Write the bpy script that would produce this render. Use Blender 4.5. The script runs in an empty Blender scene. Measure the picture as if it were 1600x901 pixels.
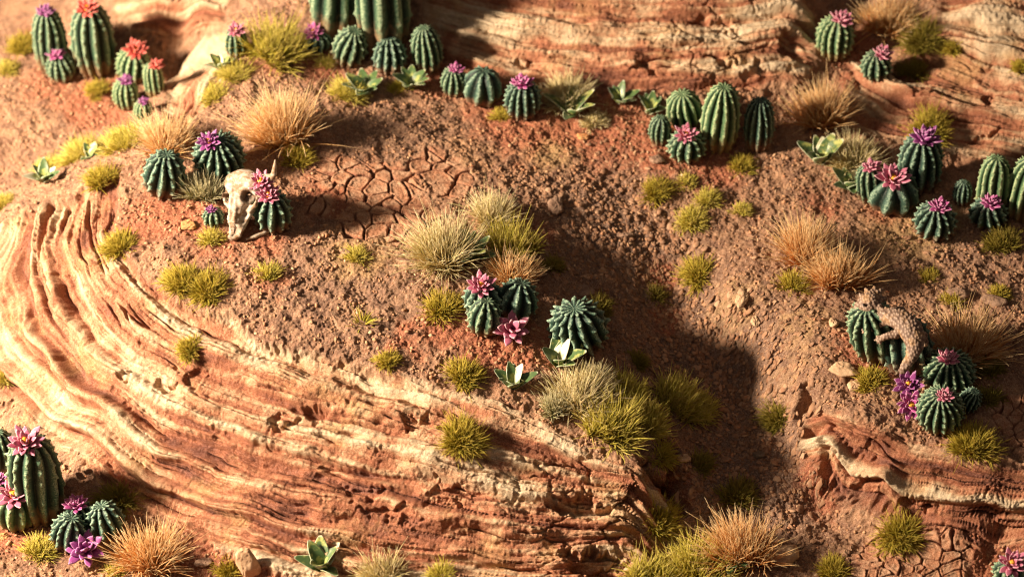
import bpy, math, random
import numpy as np
from mathutils import Vector, Matrix, Quaternion

# ------------------------------------------------------------------ camera, world, lamps, exposure
S = bpy.context.scene
S.unit_settings.system = 'METRIC'
S.unit_settings.scale_length = 0.025            # one unit is 2.5 cm: a table-top desert diorama
COL = S.collection
PITCH = math.radians(42.0)
CAM_D = 45.0
TARGET = Vector((0.0, 0.0, 1.0))
FWD = Vector((0.0, math.cos(PITCH), -math.sin(PITCH)))
UP = Vector((0.0, math.sin(PITCH), math.cos(PITCH)))
CAM_P = TARGET - FWD * CAM_D
cam_d = bpy.data.cameras.new('camera')
cam = bpy.data.objects.new('camera', cam_d); COL.objects.link(cam)
cam.location = CAM_P
cam.rotation_euler = (math.radians(90) - PITCH, 0, 0)
cam_d.sensor_width = 36.0
cam_d.lens = 36.0 * CAM_D / 16.0
cam_d.clip_start = 1.0
cam_d.clip_end = 300.0
cam_d.dof.use_dof = True
cam_d.dof.focus_distance = CAM_D - 1.6
cam_d.dof.aperture_fstop = 0.28
S.camera = cam
S.render.resolution_x, S.render.resolution_y = 1024, 576

w = bpy.data.worlds.new('World'); S.world = w; w.use_nodes = True
w.node_tree.nodes['Background'].inputs[0].default_value = (1.0, 0.78, 0.68, 1)
w.node_tree.nodes['Background'].inputs[1].default_value = 0.075

def lamp(name, loc, aim, power, size, color):
    d = bpy.data.lights.new(name, 'AREA'); d.shape = 'DISK'; d.size = size
    d.energy = power; d.color = color
    o = bpy.data.objects.new(name, d); COL.objects.link(o)
    o.location = loc
    o.rotation_euler = (Vector(aim) - Vector(loc)).to_track_quat('-Z', 'Y').to_euler()
    return o
KEY = lamp('key_lamp', (-28.0, -4.6, 15.4), (0, 0, 1), 43500, 4.2, (1.0, 0.825, 0.63))
FILL = lamp('fill_lamp', (-6, -14, 26), (0, 0, 0), 650, 14.0, (1.0, 0.82, 0.68))

S.view_settings.view_transform = 'Standard'
S.view_settings.look = 'None'
S.view_settings.exposure = 0.0
S.view_settings.gamma = 1.0
S.cycles.filter_width = 1.2

rng = np.random.default_rng(7)
random.seed(7)

# ------------------------------------------------------------------ tagging
def tag(o, label=None, cat=None, group=None, kind=None):
    if label: o['label'] = label
    if cat: o['category'] = cat
    if group: o['group'] = group
    if kind: o['kind'] = kind
    return o
def empty(name, loc, rot=None):
    o = bpy.data.objects.new(name, None); COL.objects.link(o)
    o.empty_display_size = 0.1
    o.location = loc
    if rot is not None: o.rotation_euler = rot
    return o
def mesh_np(name, V, F, mat=None, attrs=None, smooth=True):
    """V (n,3); F int array (m,3|4) or list of such arrays"""
    me = bpy.data.meshes.new(name)
    if not isinstance(F, list): F = [F]
    F = [np.asarray(f, dtype=np.int32) for f in F if len(f)]
    V = np.asarray(V, dtype=np.float32)
    me.vertices.add(len(V)); me.vertices.foreach_set('co', V.ravel())
    nl = sum(f.size for f in F); npoly = sum(len(f) for f in F)
    me.loops.add(nl); me.loops.foreach_set('vertex_index', np.concatenate([f.ravel() for f in F]))
    me.polygons.add(npoly)
    tot = np.concatenate([np.full(len(f), f.shape[1], np.int32) for f in F])
    start = np.concatenate([[0], np.cumsum(tot)[:-1]]).astype(np.int32)
    me.polygons.foreach_set('loop_start', start)
    me.polygons.foreach_set('loop_total', tot)
    me.update(calc_edges=True)
    if smooth: me.polygons.foreach_set('use_smooth', np.ones(npoly, dtype=bool))
    if attrs:
        for k, a in attrs.items():
            at = me.attributes.new(k, 'FLOAT', 'POINT')
            at.data.foreach_set('value', np.asarray(a, np.float32).ravel())
    if mat: me.materials.append(mat)
    return me
def obj(name, me, parent=None, loc=None):
    o = bpy.data.objects.new(name, me); COL.objects.link(o)
    if parent: o.parent = parent
    if loc is not None: o.location = loc
    return o

# ------------------------------------------------------------------ numpy noise
_pr = np.random.default_rng(11)
PERM = _pr.permutation(256).astype(np.int32)
ANG = _pr.uniform(0, 2*np.pi, 256).astype(np.float32)
GX, GY = np.cos(ANG), np.sin(ANG)
def pn(x, y, seed=0):
    x = np.asarray(x, np.float32) + seed*17.37; y = np.asarray(y, np.float32) + seed*5.91
    x, y = np.broadcast_arrays(x, y)
    ix = np.floor(x).astype(np.int32); iy = np.floor(y).astype(np.int32)
    fx = x - ix; fy = y - iy
    u = fx*fx*fx*(fx*(fx*6-15)+10); v = fy*fy*fy*(fy*(fy*6-15)+10)
    def g(i, j, dx, dy):
        h = PERM[(PERM[(ix+i) & 255] + iy + j) & 255]
        return GX[h]*dx + GY[h]*dy
    a = g(0,0,fx,fy); b = g(1,0,fx-1,fy); c = g(0,1,fx,fy-1); d = g(1,1,fx-1,fy-1)
    return ((a+(b-a)*u) + ((c+(d-c)*u) - (a+(b-a)*u))*v) * 1.5
def fbm(x, y, octv=4, seed=0, gain=.5, lac=2.03):
    s = 0; a = 1; t = 0
    for i in range(octv):
        s = s + a*pn(x*lac**i, y*lac**i, seed+i*3.1); t += a; a *= gain
    return s/t*1.3
def worley(x, y, seed=0, jit=.9):
    x = np.asarray(x, np.float32); y = np.asarray(y, np.float32)
    ix = np.floor(x).astype(np.int32); iy = np.floor(y).astype(np.int32)
    f1 = np.full(x.shape, 9., np.float32); f2 = f1.copy(); idv = np.zeros(x.shape, np.float32)
    R1 = ANG/(2*np.pi)
    for i in (-1,0,1):
        for j in (-1,0,1):
            h = PERM[(PERM[(ix+i+seed) & 255] + iy + j) & 255]
            h2 = PERM[(h+57) & 255]
            dx = ix+i+.5+(R1[h]-.5)*jit - x; dy = iy+j+.5+(R1[h2]-.5)*jit - y
            d = np.sqrt(dx*dx+dy*dy)
            m = d < f1
            f2 = np.where(m, f1, np.minimum(f2, d)); idv = np.where(m, R1[PERM[(h+91)&255]], idv); f1 = np.where(m, d, f1)
    return f1, f2, idv
def ss(a, b, x):
    t = np.clip((x-a)/(b-a), 0, 1); return t*t*(3-2*t)

# ------------------------------------------------------------------ pixel of the photograph <-> point of the place
def ray(u, v):
    a = (u-800.)/100./CAM_D; b = (450.5-v)/100./CAM_D
    return FWD + Vector((1,0,0))*a + UP*b
def W(u, v, z):
    d = ray(u, v); t = (z-CAM_P.z)/d.z
    return CAM_P + d*t

# ------------------------------------------------------------------ terrain: heights
ZP = """200,240,1.5 300,230,1.6 400,200,1.7 350,330,1.7 250,380,1.6 500,150,1.7 600,200,1.6 700,250,1.5 600,330,1.55 800,300,1.4
450,430,1.6 600,450,1.5 700,500,1.45 550,540,1.32 700,585,1.25 850,550,1.2 850,635,1.05 960,620,1.0 800,420,1.4 900,250,1.3
950,350,1.1 900,450,1.05 970,480,.82 1000,300,1.1
1020,440,.68 1060,500,.48 1100,560,.3 1120,640,.10 1130,720,-.05 1150,800,-.2 1150,880,-.33 1250,800,-.18 1220,740,.03 1190,680,.10 1000,400,.85
1000,715,.72 1050,700,.45 1030,780,.1 1050,850,-.3 1090,690,.05 1010,745,.62 1020,830,.0
950,760,.55 900,820,.2 850,890,-.15 700,720,.75 650,800,.2 600,870,-.25 500,700,.6 450,780,.1 400,850,-.3 350,650,.65 300,720,.15 270,790,-.4
200,560,.85 150,640,.3 120,700,-.2 100,450,1.05 80,550,.5 40,600,.0 30,400,.85 0,480,.4 -60,450,.0 -100,350,-.1
190,420,1.42 300,480,1.4 150,310,1.38 60,325,1.05 5,350,.72 420,525,1.38
0,640,-.5 60,700,-.6 100,800,-.7 250,850,-.7 0,850,-.7 380,890,-.6 500,925,-.6 700,950,-.6 -200,700,-.6 0,950,-.75 200,950,-.75
0,250,.0 0,290,-.05 100,225,.15 60,180,.2 0,100,.3 150,150,.3 -100,200,.1 210,185,.5 100,60,.45 200,100,.45 235,150,.6 290,75,.6 0,20,.5
300,140,1.45 340,85,1.6 275,180,1.35 370,60,1.65 300,30,1.15 250,10,1.2 200,30,.8 350,10,1.4 100,0,.7
430,60,1.7 550,90,1.6 650,130,1.52 750,160,1.45 850,180,1.45 1000,210,1.38 1100,240,1.3 1030,250,1.3
690,98,1.55 690,40,1.95 690,-35,2.4 740,118,1.55 740,55,1.95 740,-20,2.4 790,128,1.55 790,64,1.95 790,-11,2.4 840,135,1.55 840,70,1.95 840,-5,2.4 890,139,1.55 890,74,1.95 890,-1,2.4 940,143,1.55 940,77,1.95 940,2,2.4 990,145,1.55 990,79,1.95 990,4,2.4 1040,146,1.55 1040,80,1.95 1040,5,2.4 1090,145,1.55 1090,80,1.95 1090,5,2.4 1140,143,1.55 1140,79,1.95 1140,4,2.4 1190,139,1.55 1190,77,1.95 1190,2,2.4 1240,133,1.55 1240,74,1.95 1240,-1,2.4
700,-150,2.9 850,-150,2.9 1000,-150,2.9 1150,-150,2.9 1250,-150,2.9 1290,130,1.42 1300,60,1.55 1300,20,1.65 1330,0,1.75
1200,300,1.12 1150,300,1.15 1100,320,1.1 1250,200,1.35 1250,260,1.25 1200,380,1.08 1130,430,.98 1250,450,1.12 1220,520,.98 1330,620,.98 1350,400,1.1 1450,420,1.1 1550,420,1.1
1400,500,1.1 1350,600,1.05 1500,520,1.1 1550,650,1.0 1450,680,.96 1600,715,.92 1700,500,1.1
1085,475,.60 1130,540,.36 1175,610,.18 1215,665,.10 1250,712,.14 1288,768,-.08 1150,480,.90 1200,550,.78 1245,605,.80 1282,655,.80
1300,700,.62 1335,745,.32 1345,700,.80 1400,700,.88 1380,745,.62 1370,790,.12 1330,800,-.12 1450,750,.68 1440,790,.34 1430,825,-.02 1550,775,.68 1550,810,.38 1550,845,.02 1650,790,.7 1650,850,.1 1400,865,-.15 1500,880,-.12 1300,850,-.25 1600,900,-.1 1240,860,-.35 1500,960,-.25 1000,960,-.5 1250,900,-.35
1350,180,1.5 1345,130,1.65 1450,150,1.75 1550,130,1.95 1550,200,1.6 1600,225,1.5 1450,215,1.42 1500,250,1.2 1600,265,1.2 1600,50,2.3 1500,40,2.25 1450,90,1.85 1400,60,1.75 1520,10,2.5
1400,280,1.18 1550,300,1.2 1600,360,1.1 1350,30,1.85 1700,200,1.8 1320,-80,2.1 1500,-100,2.8"""
cp = np.array([[float(a) for a in s.split(',')] for s in ZP.split()])
pts = np.array([list(W(u, v, z)) for u, v, z in cp])
far = np.array([[-14,12,1.5],[0,14,4.2],[14,13,3.8],[-16,0,-.3],[16,0,1.2],[-14,-11,-1],[0,-12,-.9],[14,-11,-.7],[-16,6,.4],[16,7,3.2]])
pts = np.vstack([pts, far])

class RBF:
    def __init__(s, P, val, lam=0.0):
        s.P = np.asarray(P, float); n = len(s.P)
        d = np.linalg.norm(s.P[:,None]-s.P[None], axis=2)
        K = s.k(d) + lam*np.eye(n)
        Q = np.hstack([np.ones((n,1)), s.P])
        A = np.block([[K, Q],[Q.T, np.zeros((3,3))]])
        s.c = np.linalg.lstsq(A, np.concatenate([val, [0,0,0]]), rcond=None)[0]
    def k(s, d): return np.where(d > 1e-9, d*d*np.log(np.maximum(d, 1e-9)), 0)
    def __call__(s, X, Y):
        X = np.asarray(X, float); Y = np.asarray(Y, float)
        out = np.full(X.shape, s.c[-3]) + s.c[-2]*X + s.c[-1]*Y
        for (px, py), c in zip(s.P, s.c[:-3]):
            out += c*s.k(np.hypot(X-px, Y-py))
        return out
zr = RBF(pts[:,:2], pts[:,2], lam=0.01)
X0, X1, Y0, Y1, CS = -17., 17., -13., 15., 0.08
cx = np.arange(X0, X1+CS, CS); cy = np.arange(Y0, Y1+CS, CS)
CX, CY = np.meshgrid(cx, cy)
CZ = np.clip(zr(CX, CY), -1.3, 4.6)

def cubmat(x, n, x0, h):
    """dense Catmull-Rom interpolation matrix, rows for x on n nodes x0+k*h"""
    t = (np.asarray(x, float)-x0)/h; i = np.clip(np.floor(t).astype(int), 1, n-3); f = t-i
    M = np.zeros((len(t), n), np.float32); r = np.arange(len(t))
    M[r, i-1] = -.5*f+f*f-.5*f**3; M[r, i] = 1-2.5*f*f+1.5*f**3
    M[r, i+1] = .5*f+2*f*f-1.5*f**3; M[r, i+2] = -.5*f*f+.5*f**3
    return M
def bil(G, x, y):
    tx = (x-X0)/CS; ty = (y-Y0)/CS
    i = np.clip(int(tx), 0, G.shape[1]-2); j = np.clip(int(ty), 0, G.shape[0]-2)
    fx, fy = tx-i, ty-j
    return (G[j,i]*(1-fx)+G[j,i+1]*fx)*(1-fy)+(G[j+1,i]*(1-fx)+G[j+1,i+1]*fx)*fy
def hit(u, v, hf=None):
    """where the ray of a pixel meets the ground"""
    if hf is None: hf = lambda x, y: bil(CZ, x, y)
    d = ray(u, v); t = (5.0-CAM_P.z)/d.z; st = 0.04
    while True:
        p = CAM_P + d*t
        if p.z < hf(p.x, p.y) or p.z < -3: break
        t += st
    a, b = t-st, t
    for _ in range(12):
        m = (a+b)/2; p = CAM_P+d*m
        if p.z < hf(p.x, p.y): b = m
        else: a = m
    return CAM_P + d*b
def P2(s):
    out = []
    for q in s.split():
        a = [float(k) for k in q.split(',')]
        p = hit(a[0], a[1]) if len(a) == 2 else W(*a)
        out.append((p.x, p.y))
    return np.array(out)
def sdf(poly, X, Y):
    """positive inside"""
    d = np.full(X.shape, 1e9); inside = np.zeros(X.shape, bool)
    n = len(poly)
    for i in range(n):
        ax, ay = poly[i]; bx, by = poly[(i+1) % n]
        ex, ey = bx-ax, by-ay
        t = np.clip(((X-ax)*ex+(Y-ay)*ey)/(ex*ex+ey*ey+1e-12), 0, 1)
        d = np.minimum(d, np.hypot(X-ax-t*ex, Y-ay-t*ey))
        c = ((ay > Y) != (by > Y)) & (X < (bx-ax)*(Y-ay)/(by-ay+1e-12)+ax)
        inside ^= c
    return np.where(inside, d, -d)

# rock masks (outline of each sandstone face) and its bedding lines
ROCKS = [
 dict(name='main', poly="190,275,1.4 182,380 230,440 300,482 420,532 560,570 700,608 800,640 900,690 1000,735 1060,765 1050,830 1040,900 980,960 600,975 420,893 330,848 200,785 100,705 20,625 -60,560 -160,450,0 -100,380,.2 0,350,.7 60,322,1.05 130,292,1.35",
  lines=[(-.6,"255,285,1.6 250,360 330,430 460,485 620,540"),
   (0,"190,285,1.4 186,380 240,440 300,488 420,538 560,575 700,615 850,670 960,720 1010,750"),
   (1,"120,305,1.3 105,380 140,460 200,530 300,590 450,640 600,680 750,722 900,757 1000,782"),
   (2,"60,335,1 38,400 60,500 130,590 250,660 400,715 550,755 700,790 850,815 1000,832"),
   (3,"5,360,.7 -30,430 0,540 80,630 200,710 330,775 450,815 600,850 800,882 1000,895"),
   (4,"-60,400,.2 -80,500 -30,600 60,700 200,790 330,848 450,890 600,925 900,955")]),
 dict(name='back', poly="640,-60,1.95 668,40 690,98 760,122 850,138 950,146 1050,146 1150,142 1262,132 1275,60 1262,-20,2.4 1240,-260,3.2 690,-260,3.2",
  lines=[(0,"690,98 740,118 790,128 840,135 890,139 940,143 990,145 1090,145 1190,139 1240,133"),(1.1,"690,40 740,55 790,64 840,70 890,74 940,77 990,79 1090,80 1190,77 1240,74"),
   (2.5,"690,-35,2.4 740,-20,2.4 790,-11,2.4 840,-5,2.4 890,-1,2.4 940,2,2.4 1040,5,2.4 1140,4,2.4 1240,-1,2.4")]),
 dict(name='right_back', poly="1330,95 1326,150 1340,205 1400,222 1480,240 1560,252 1700,262,1.3 1750,40,2.5 1700,-140,3.2 1480,-140,3.2 1462,20 1462,70 1420,100",
  lines=[(0,"1330,200 1400,222 1500,243 1600,258"),(.7,"1330,145 1400,175 1500,200 1600,213"),(1.4,"1345,100 1400,128 1500,152 1600,175"),
   (2.1,"1440,85 1520,102 1620,125"),(3.0,"1465,30 1540,35 1620,45"),(3.8,"1470,-30,2.6 1620,-30,2.8")]),
 dict(name='right_front', poly="1258,640 1330,652 1400,675 1470,702 1540,722 1640,742,.8 1720,850,0 1600,852 1500,832 1420,820 1350,790 1295,748 1262,700",
  lines=[(0,"1266,650 1330,660 1450,697 1540,722 1620,735"),(1.0,"1275,685 1330,722 1400,748 1500,768 1610,775"),(2.0,"1272,715 1330,772 1400,803 1500,818 1610,835"),(2.5,"1262,735 1315,795 1390,828 1500,840 1610,858")]),
 dict(name='boulder', poly="376,42 305,66 264,115 250,170 256,205 296,195 330,158 352,122 376,92",
  lines=[(0,"250,185,1.2 255,120,1.3 290,75,1.4 350,45,1.5"),(.8,"290,180 310,130 340,95 380,65"),(1.5,"340,190 350,150 380,120 410,90")]),
 dict(name='left_back', poly="165,-60,1 180,35 215,52 270,62 330,52 352,40 365,-60,1.6",
  lines=[(0,"190,60 260,62 350,45"),(1,"170,0,.9 260,5,1.2 360,-5,1.4"),(1.6,"170,-60,1 260,-60,1.4 360,-60,1.5")]),
]
for R in ROCKS:
    pl = P2(R['poly']); R['sd'] = sdf(pl, CX, CY)
    Pp, tt, sv = [], [], []
    for t, ln in R['lines']:
        q = P2(ln); L = np.concatenate([[0], np.cumsum(np.linalg.norm(np.diff(q, axis=0), axis=1))])
        ref = L - L[len(L)//2]
        for k in range(len(q)-1):
            for f in (0, .5):
                Pp.append(q[k]*(1-f)+q[k+1]*f); tt.append(t); sv.append((ref[k]*(1-f)+ref[k+1]*f))
        Pp.append(q[-1]); tt.append(t); sv.append(ref[-1])
    R['t'] = RBF(Pp, np.array(tt), lam=.02)(CX, CY); R['s'] = RBF(Pp, np.array(sv), lam=.05)(CX, CY)

def blob(lst):
    """soft elliptical patches (u, v, radius, strength) as a 0..1 field"""
    F = np.zeros(CX.shape)
    for u, v, r, a in lst:
        p = hit(u, v); r = r/100.
        F = np.maximum(F, a*np.exp(-(((CX-p.x)/r)**2+((CY-p.y)/(r*1.1))**2)**1.3))
    return F
RED = blob([(300,330,70,.9),(420,370,45,.7),(270,300,60,.8),(780,530,75,1),(860,540,50,.9),(700,510,45,.8),(690,120,60,1),(800,190,90,.8),(900,190,70,.9),(1020,220,70,.9),(1120,255,60,.8),
  (500,95,60,.8),(420,90,50,.7),(560,290,60,.8),(620,300,40,.6),(1380,330,50,.6),(1370,550,60,.8),(1480,60,60,.5),(1500,110,110,.7),(1330,80,60,.8),(60,60,50,.6),(150,160,70,.9),(80,130,60,.8),(1280,320,50,.5),
  (1440,690,60,.3),(1550,870,60,1),(1480,840,40,.5),(30,830,60,.8),(320,840,70,.8),(400,870,60,.7),(1030,430,30,.7),(1040,500,30,.7),(1340,130,60,.6),(120,820,60,.5),(1290,750,50,.6),(420,430,40,.5),(330,380,60,.5),(480,860,60,.7),(950,200,90,.9),(520,300,70,.8),(230,340,60,.8),(640,540,60,.5),(830,360,50,.5),(1060,760,40,.6)])
OCH = blob([(560,400,70,.6),(860,220,70,.8),(740,240,70,.4),(1420,360,90,.7),(1260,500,60,.5),(1380,520,40,.5),(1350,430,60,.4),(1400,600,70,.5),(60,610,60,.5),(1000,760,50,.3),(380,90,60,.6),(300,420,40,.3),(1150,470,60,.5),(500,600,40,.2),(1250,560,60,.4)])
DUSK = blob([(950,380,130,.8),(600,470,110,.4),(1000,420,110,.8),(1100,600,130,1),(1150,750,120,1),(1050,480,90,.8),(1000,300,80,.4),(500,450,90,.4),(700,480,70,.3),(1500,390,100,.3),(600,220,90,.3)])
MUD = blob([(600,300,75,1.3),(530,270,50,1.1),(700,285,50,1),(640,350,60,1.2),(500,320,40,.8),(570,345,50,1.2),(680,260,50,1)])
MUD2 = blob([(1400,870,60,1.3),(1460,880,55,1.3),(1480,850,40,1),(1590,650,45,1.2),(1350,890,40,1),(1600,690,30,1)])

# ------------------------------------------------------------------ terrain: fine grid
QUAL = 1.0
def axis(a, b, lo, hi, h):
    core = np.arange(a, b, h); out = [core]
    x = a; st = h; left = []
    while x > lo: st = min(st*1.12, .3); x -= st; left.append(max(x, lo))
    x = core[-1]; st = h; right = []
    while x < hi: st = min(st*1.12, .3); x += st; right.append(min(x, hi))
    return np.concatenate([left[::-1], core, right])
gx = axis(-9.0, 9.0, -16, 16, .0135/QUAL); gy = axis(-7.6, 7.0, -12, 14, .0115/QUAL)
AX = cubmat(gx, len(cx), X0, CS); AY = cubmat(gy, len(cy), Y0, CS)
def fine(G): return (AY @ G.astype(np.float32) @ AX.T).astype(np.float32)
GXm, GYm = np.meshgrid(gx.astype(np.float32), gy.astype(np.float32))
Z = fine(CZ)
print('terrain grid', Z.shape)
n_lo = fbm(GXm*.9, GYm*.9, 4, 1)
n_md = fbm(GXm*3.1, GYm*3.1, 4, 2)
edge_n = n_lo*.10 + n_md*.09 + fbm(GXm*11, GYm*11, 2, 3)*.04
lab = np.zeros(Z.shape, np.int8); rockm = np.zeros(Z.shape, np.float32)
disp = np.zeros(Z.shape, np.float32); lay = np.zeros(Z.shape, np.float32); grn = np.zeros(Z.shape, np.float32)
Tm = np.zeros(Z.shape, np.float32); Sm = np.zeros(Z.shape, np.float32)
best = np.full(Z.shape, -9., np.float32)
for k, R in enumerate(ROCKS):
    sd = fine(R['sd']) + edge_n
    m = sd > best
    best = np.where(m, sd, best)
    Tm = np.where(m, fine(R['t'])+k*7.3, Tm); Sm = np.where(m, fine(R['s']), Sm)
    lab = np.where(m & (sd > 0), k+1, lab)
rockm = ss(-.06, .10, best)
# rock relief in bedding coordinates
SEL = rockm > .001
t_ = Tm[SEL]; s_ = Sm[SEL]; x_ = GXm[SEL]; y_ = GYm[SEL]
wq = fbm(s_*.30, t_*.8, 3, 5)*.13 + fbm(x_*2.2, y_*2.2, 3, 6)*.05
q = t_ + wq
def rdg(a, k=2.4): return 1-np.exp(-(np.abs(a)*k)**1.3)
n1 = pn(q*1.55, s_*.10, 21); n2 = pn(q*3.3+3, s_*.17, 22); n3 = pn(q*7.3, s_*.32, 23); n4 = pn(q*15, s_*.8, 24)
r1, r2, r3, r4 = rdg(n1), rdg(n2), rdg(n3), rdg(n4, 2)
brk = ss(-.15, .25, fbm(s_*.9, q*2.2, 3, 27))            # where beds break off
led = .95*r1 + .46*r2 + .16*r3*(.4+.6*brk) + .06*r4 + .35*np.tanh(pn(q*2.1, s_*.12, 41)*3) - 1.0
gro = np.exp(-(pn(q*4.1, s_*.22, 25)/.045)**2)*ss(-.1, .3, pn(s_*.8, q*1.5, 26)+.1)
gro2 = np.exp(-(pn(q*8.3, s_*.5, 28)/.06)**2)*ss(0, .35, pn(s_*1.3, q*3, 29)+.1)
lump = fbm(s_*1.15, q*1.9, 3, 30)
rough = fbm(x_*14, y_*14, 3, 31)
w1, w2, _ = worley(x_*10+pn(x_*4,y_*4,33), y_*10, 3)
soft = ss(.05, .4, -n2*.7+fbm(x_*1.6, y_*1.6, 2, 34)*.8)     # crumbly soft beds
pit = ss(.22, .05, worley(x_*3.1, y_*3.1, 9)[0])*ss(.1, .5, fbm(x_*1.2, y_*1.2, 2, 36))
dr = .20*led + .006*fbm(x_*30, y_*30, 2, 61) - .12*gro - .05*gro2 + .12*lump + .016*rough + soft*(.45-w1)*.035 - pit*.04*brk
ctr_ = pn(q*10, s_*.7, 51)*.12 + pn(q*4.5, s_*.4, 52)*.30
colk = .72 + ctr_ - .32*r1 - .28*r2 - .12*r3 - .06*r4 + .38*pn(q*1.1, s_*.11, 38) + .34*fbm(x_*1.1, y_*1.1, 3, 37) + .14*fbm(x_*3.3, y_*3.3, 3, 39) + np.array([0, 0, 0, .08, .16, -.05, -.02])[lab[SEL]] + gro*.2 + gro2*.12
# hollows weathered into the rock
CAVE = []
for cu, cv, ra, rb, dp in [(1035,765,45,14,.45),(1058,742,20,20,.4),(905,790,52,10,.3),(935,880,65,10,.3),(612,805,60,5,.10),(190,585,14,8,.12),(255,598,24,6,.12),(700,770,50,5,.1),(490,640,22,8,.12),(655,655,30,5,.12),(300,590,20,6,.1),(440,660,26,6,.1),(560,770,40,6,.1),(130,740,16,14,.12),
        (1250,640,9,18,.3),(1290,700,10,24,.12),(1345,765,26,7,.15),(1425,790,30,7,.12),(820,98,30,5,.12),(1010,108,26,5,.2),(1130,92,34,6,.2),(1110,30,40,8,.15),(1240,70,24,14,.2),(1180,115,30,5,.15),(1440,140,30,5,.1),(1530,215,30,5,.1),(1540,150,10,8,.12)]:
    pc = hit(cu, cv); CAVE.append((pc.x, pc.y, ra/100., rb/60., dp))
# soil relief
w1s, w2s, ids = worley(GXm*15+n_md*1.6, GYm*14+n_lo, 1)
crumb = (.52-w1s)*(.35+ids)
w1t, _, idt = worley(GXm*26+n_md, GYm*25, 5)
crumb2 = (.5-w1t)*(.3+idt)
crm = ss(-.15, .5, fbm(GXm*1.9, GYm*1.9, 4, 8)+.02)*.9+.1
fm = fine(MUD)+n_md*.25; fm2 = fine(MUD2)+n_md*.2
mudm = ss(.5, .75, fm); mudm2 = ss(.45, .7, fm2)
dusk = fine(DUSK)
lum = fbm(GXm*6.3, GYm*6.3, 4, 10)
w1u, w2u, idu = worley(GXm*6.0+n_md*.8, GYm*5.5+n_lo, 2)
clod = np.clip(.42-w1u, 0, 1)*ss(.45, .8, idu)
soil = .06*n_lo + .045*n_md + crm*(np.clip(crumb, 0, 1)*.048+crumb2*.024) + clod*.045*crm + .016*fbm(GXm*20, GYm*20, 3, 9) + .03*lum
# cracked mud plates
wx = GXm + .10*pn(GXm*2.5, GYm*2.5, 40); wy = GYm + .10*pn(GXm*2.5, GYm*2.5, 41)
a1, a2, ida = worley(wx*3.1, wy*3.7, 12, 1.0)
b1, b2, idb = worley(wx*5.6, wy*6.4, 14, 1.0)
def plates(f1, f2, wdt, depth, idv):
    e = f2-f1
    wob = wdt*(.75+.6*pn(GXm*3.4, GYm*3.4, 43))
    return -depth*(1-ss(wob*.4, wob*1.2, e)) + .018*np.exp(-((e-wdt*1.9)/(wdt*1.3))**2) + (idv-.5)*.03
mud = np.minimum(plates(a1, a2, .11, .17, ida), plates(b1, b2, .05, .03, idb)*ss(-.2,.3,n_lo)+.02) + .008*fbm(GXm*18, GYm*18, 2, 44)
c1, c2, idc = worley(wx*4.6, wy*5.0, 17, 1.0)
mud_b = plates(c1, c2, .10, .11, idc) + .008*fbm(GXm*18, GYm*18, 2, 45)
soil = soil*(1-mudm)+mud*mudm; soil = soil*(1-mudm2)+mud_b*mudm2
disp = soil.astype(np.float32)*(1-rockm)
disp[SEL] += (dr*rockm[SEL]).astype(np.float32)
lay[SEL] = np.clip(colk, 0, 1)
blk = fine(blob([(960,760,75,1),(1010,820,70,1),(930,850,70,1),(1560,800,50,.5),(860,780,60,.7),(1130,60,80,.8)]))
cw1, cw2, cid = worley(Sm*1.3+.3*n_md, Tm*2.6+.3*n_lo, 31)
disp += blk*rockm*((cid-.5)*.13 - .12*(1-ss(.02, .12, cw2-cw1)))
for cx_, cy_, ra, rb, dp in CAVE:
    mi = np.searchsorted(gx, [cx_-ra*2.5, cx_+ra*2.5]); mj = np.searchsorted(gy, [cy_-rb*3-ra, cy_+rb*3+ra])
    sl = (slice(mj[0], mj[1]), slice(mi[0], mi[1]))
    xx = (GXm[sl]-cx_+.12*n_md[sl])/ra; yy = (GYm[sl]-cy_+.18*n_md[sl]+.35*xx*ra*.5)/rb
    d_ = np.sqrt(xx*xx+yy*yy)
    disp[sl] -= dp*ss(1.0, .55, d_+.25*n_md[sl])
# lip where soil caps the rock
disp += .035*np.exp(-((best+.05)/.07)**2)*ss(-.2,.3,n_md)
# fade detail beyond the fine area
fade = ss(0, 1.2, np.minimum(np.minimum(GXm+10.2, 10.2-GXm), np.minimum(GYm+8.8, 8.2-GYm)))
disp = disp*fade + (1-fade)*n_lo*.1
dzx = np.gradient(Z, gx.astype(np.float32), axis=1); dzy = np.gradient(Z, gy.astype(np.float32), axis=0)
nl = 1/np.sqrt(dzx**2+dzy**2+1)
VX = GXm - dzx*nl*disp; VY = GYm - dzy*nl*disp; VZ = Z + nl*disp
HZ = Z + disp/np.maximum(nl, .5)*.9
def hfin(x, y):
    i = min(max(int(np.searchsorted(gx, x)), 0), len(gx)-1); j = min(max(int(np.searchsorted(gy, y)), 0), len(gy)-1)
    return float(HZ[j, i])
def ground_pt(u, v): return hit(u, v, hfin)

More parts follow.
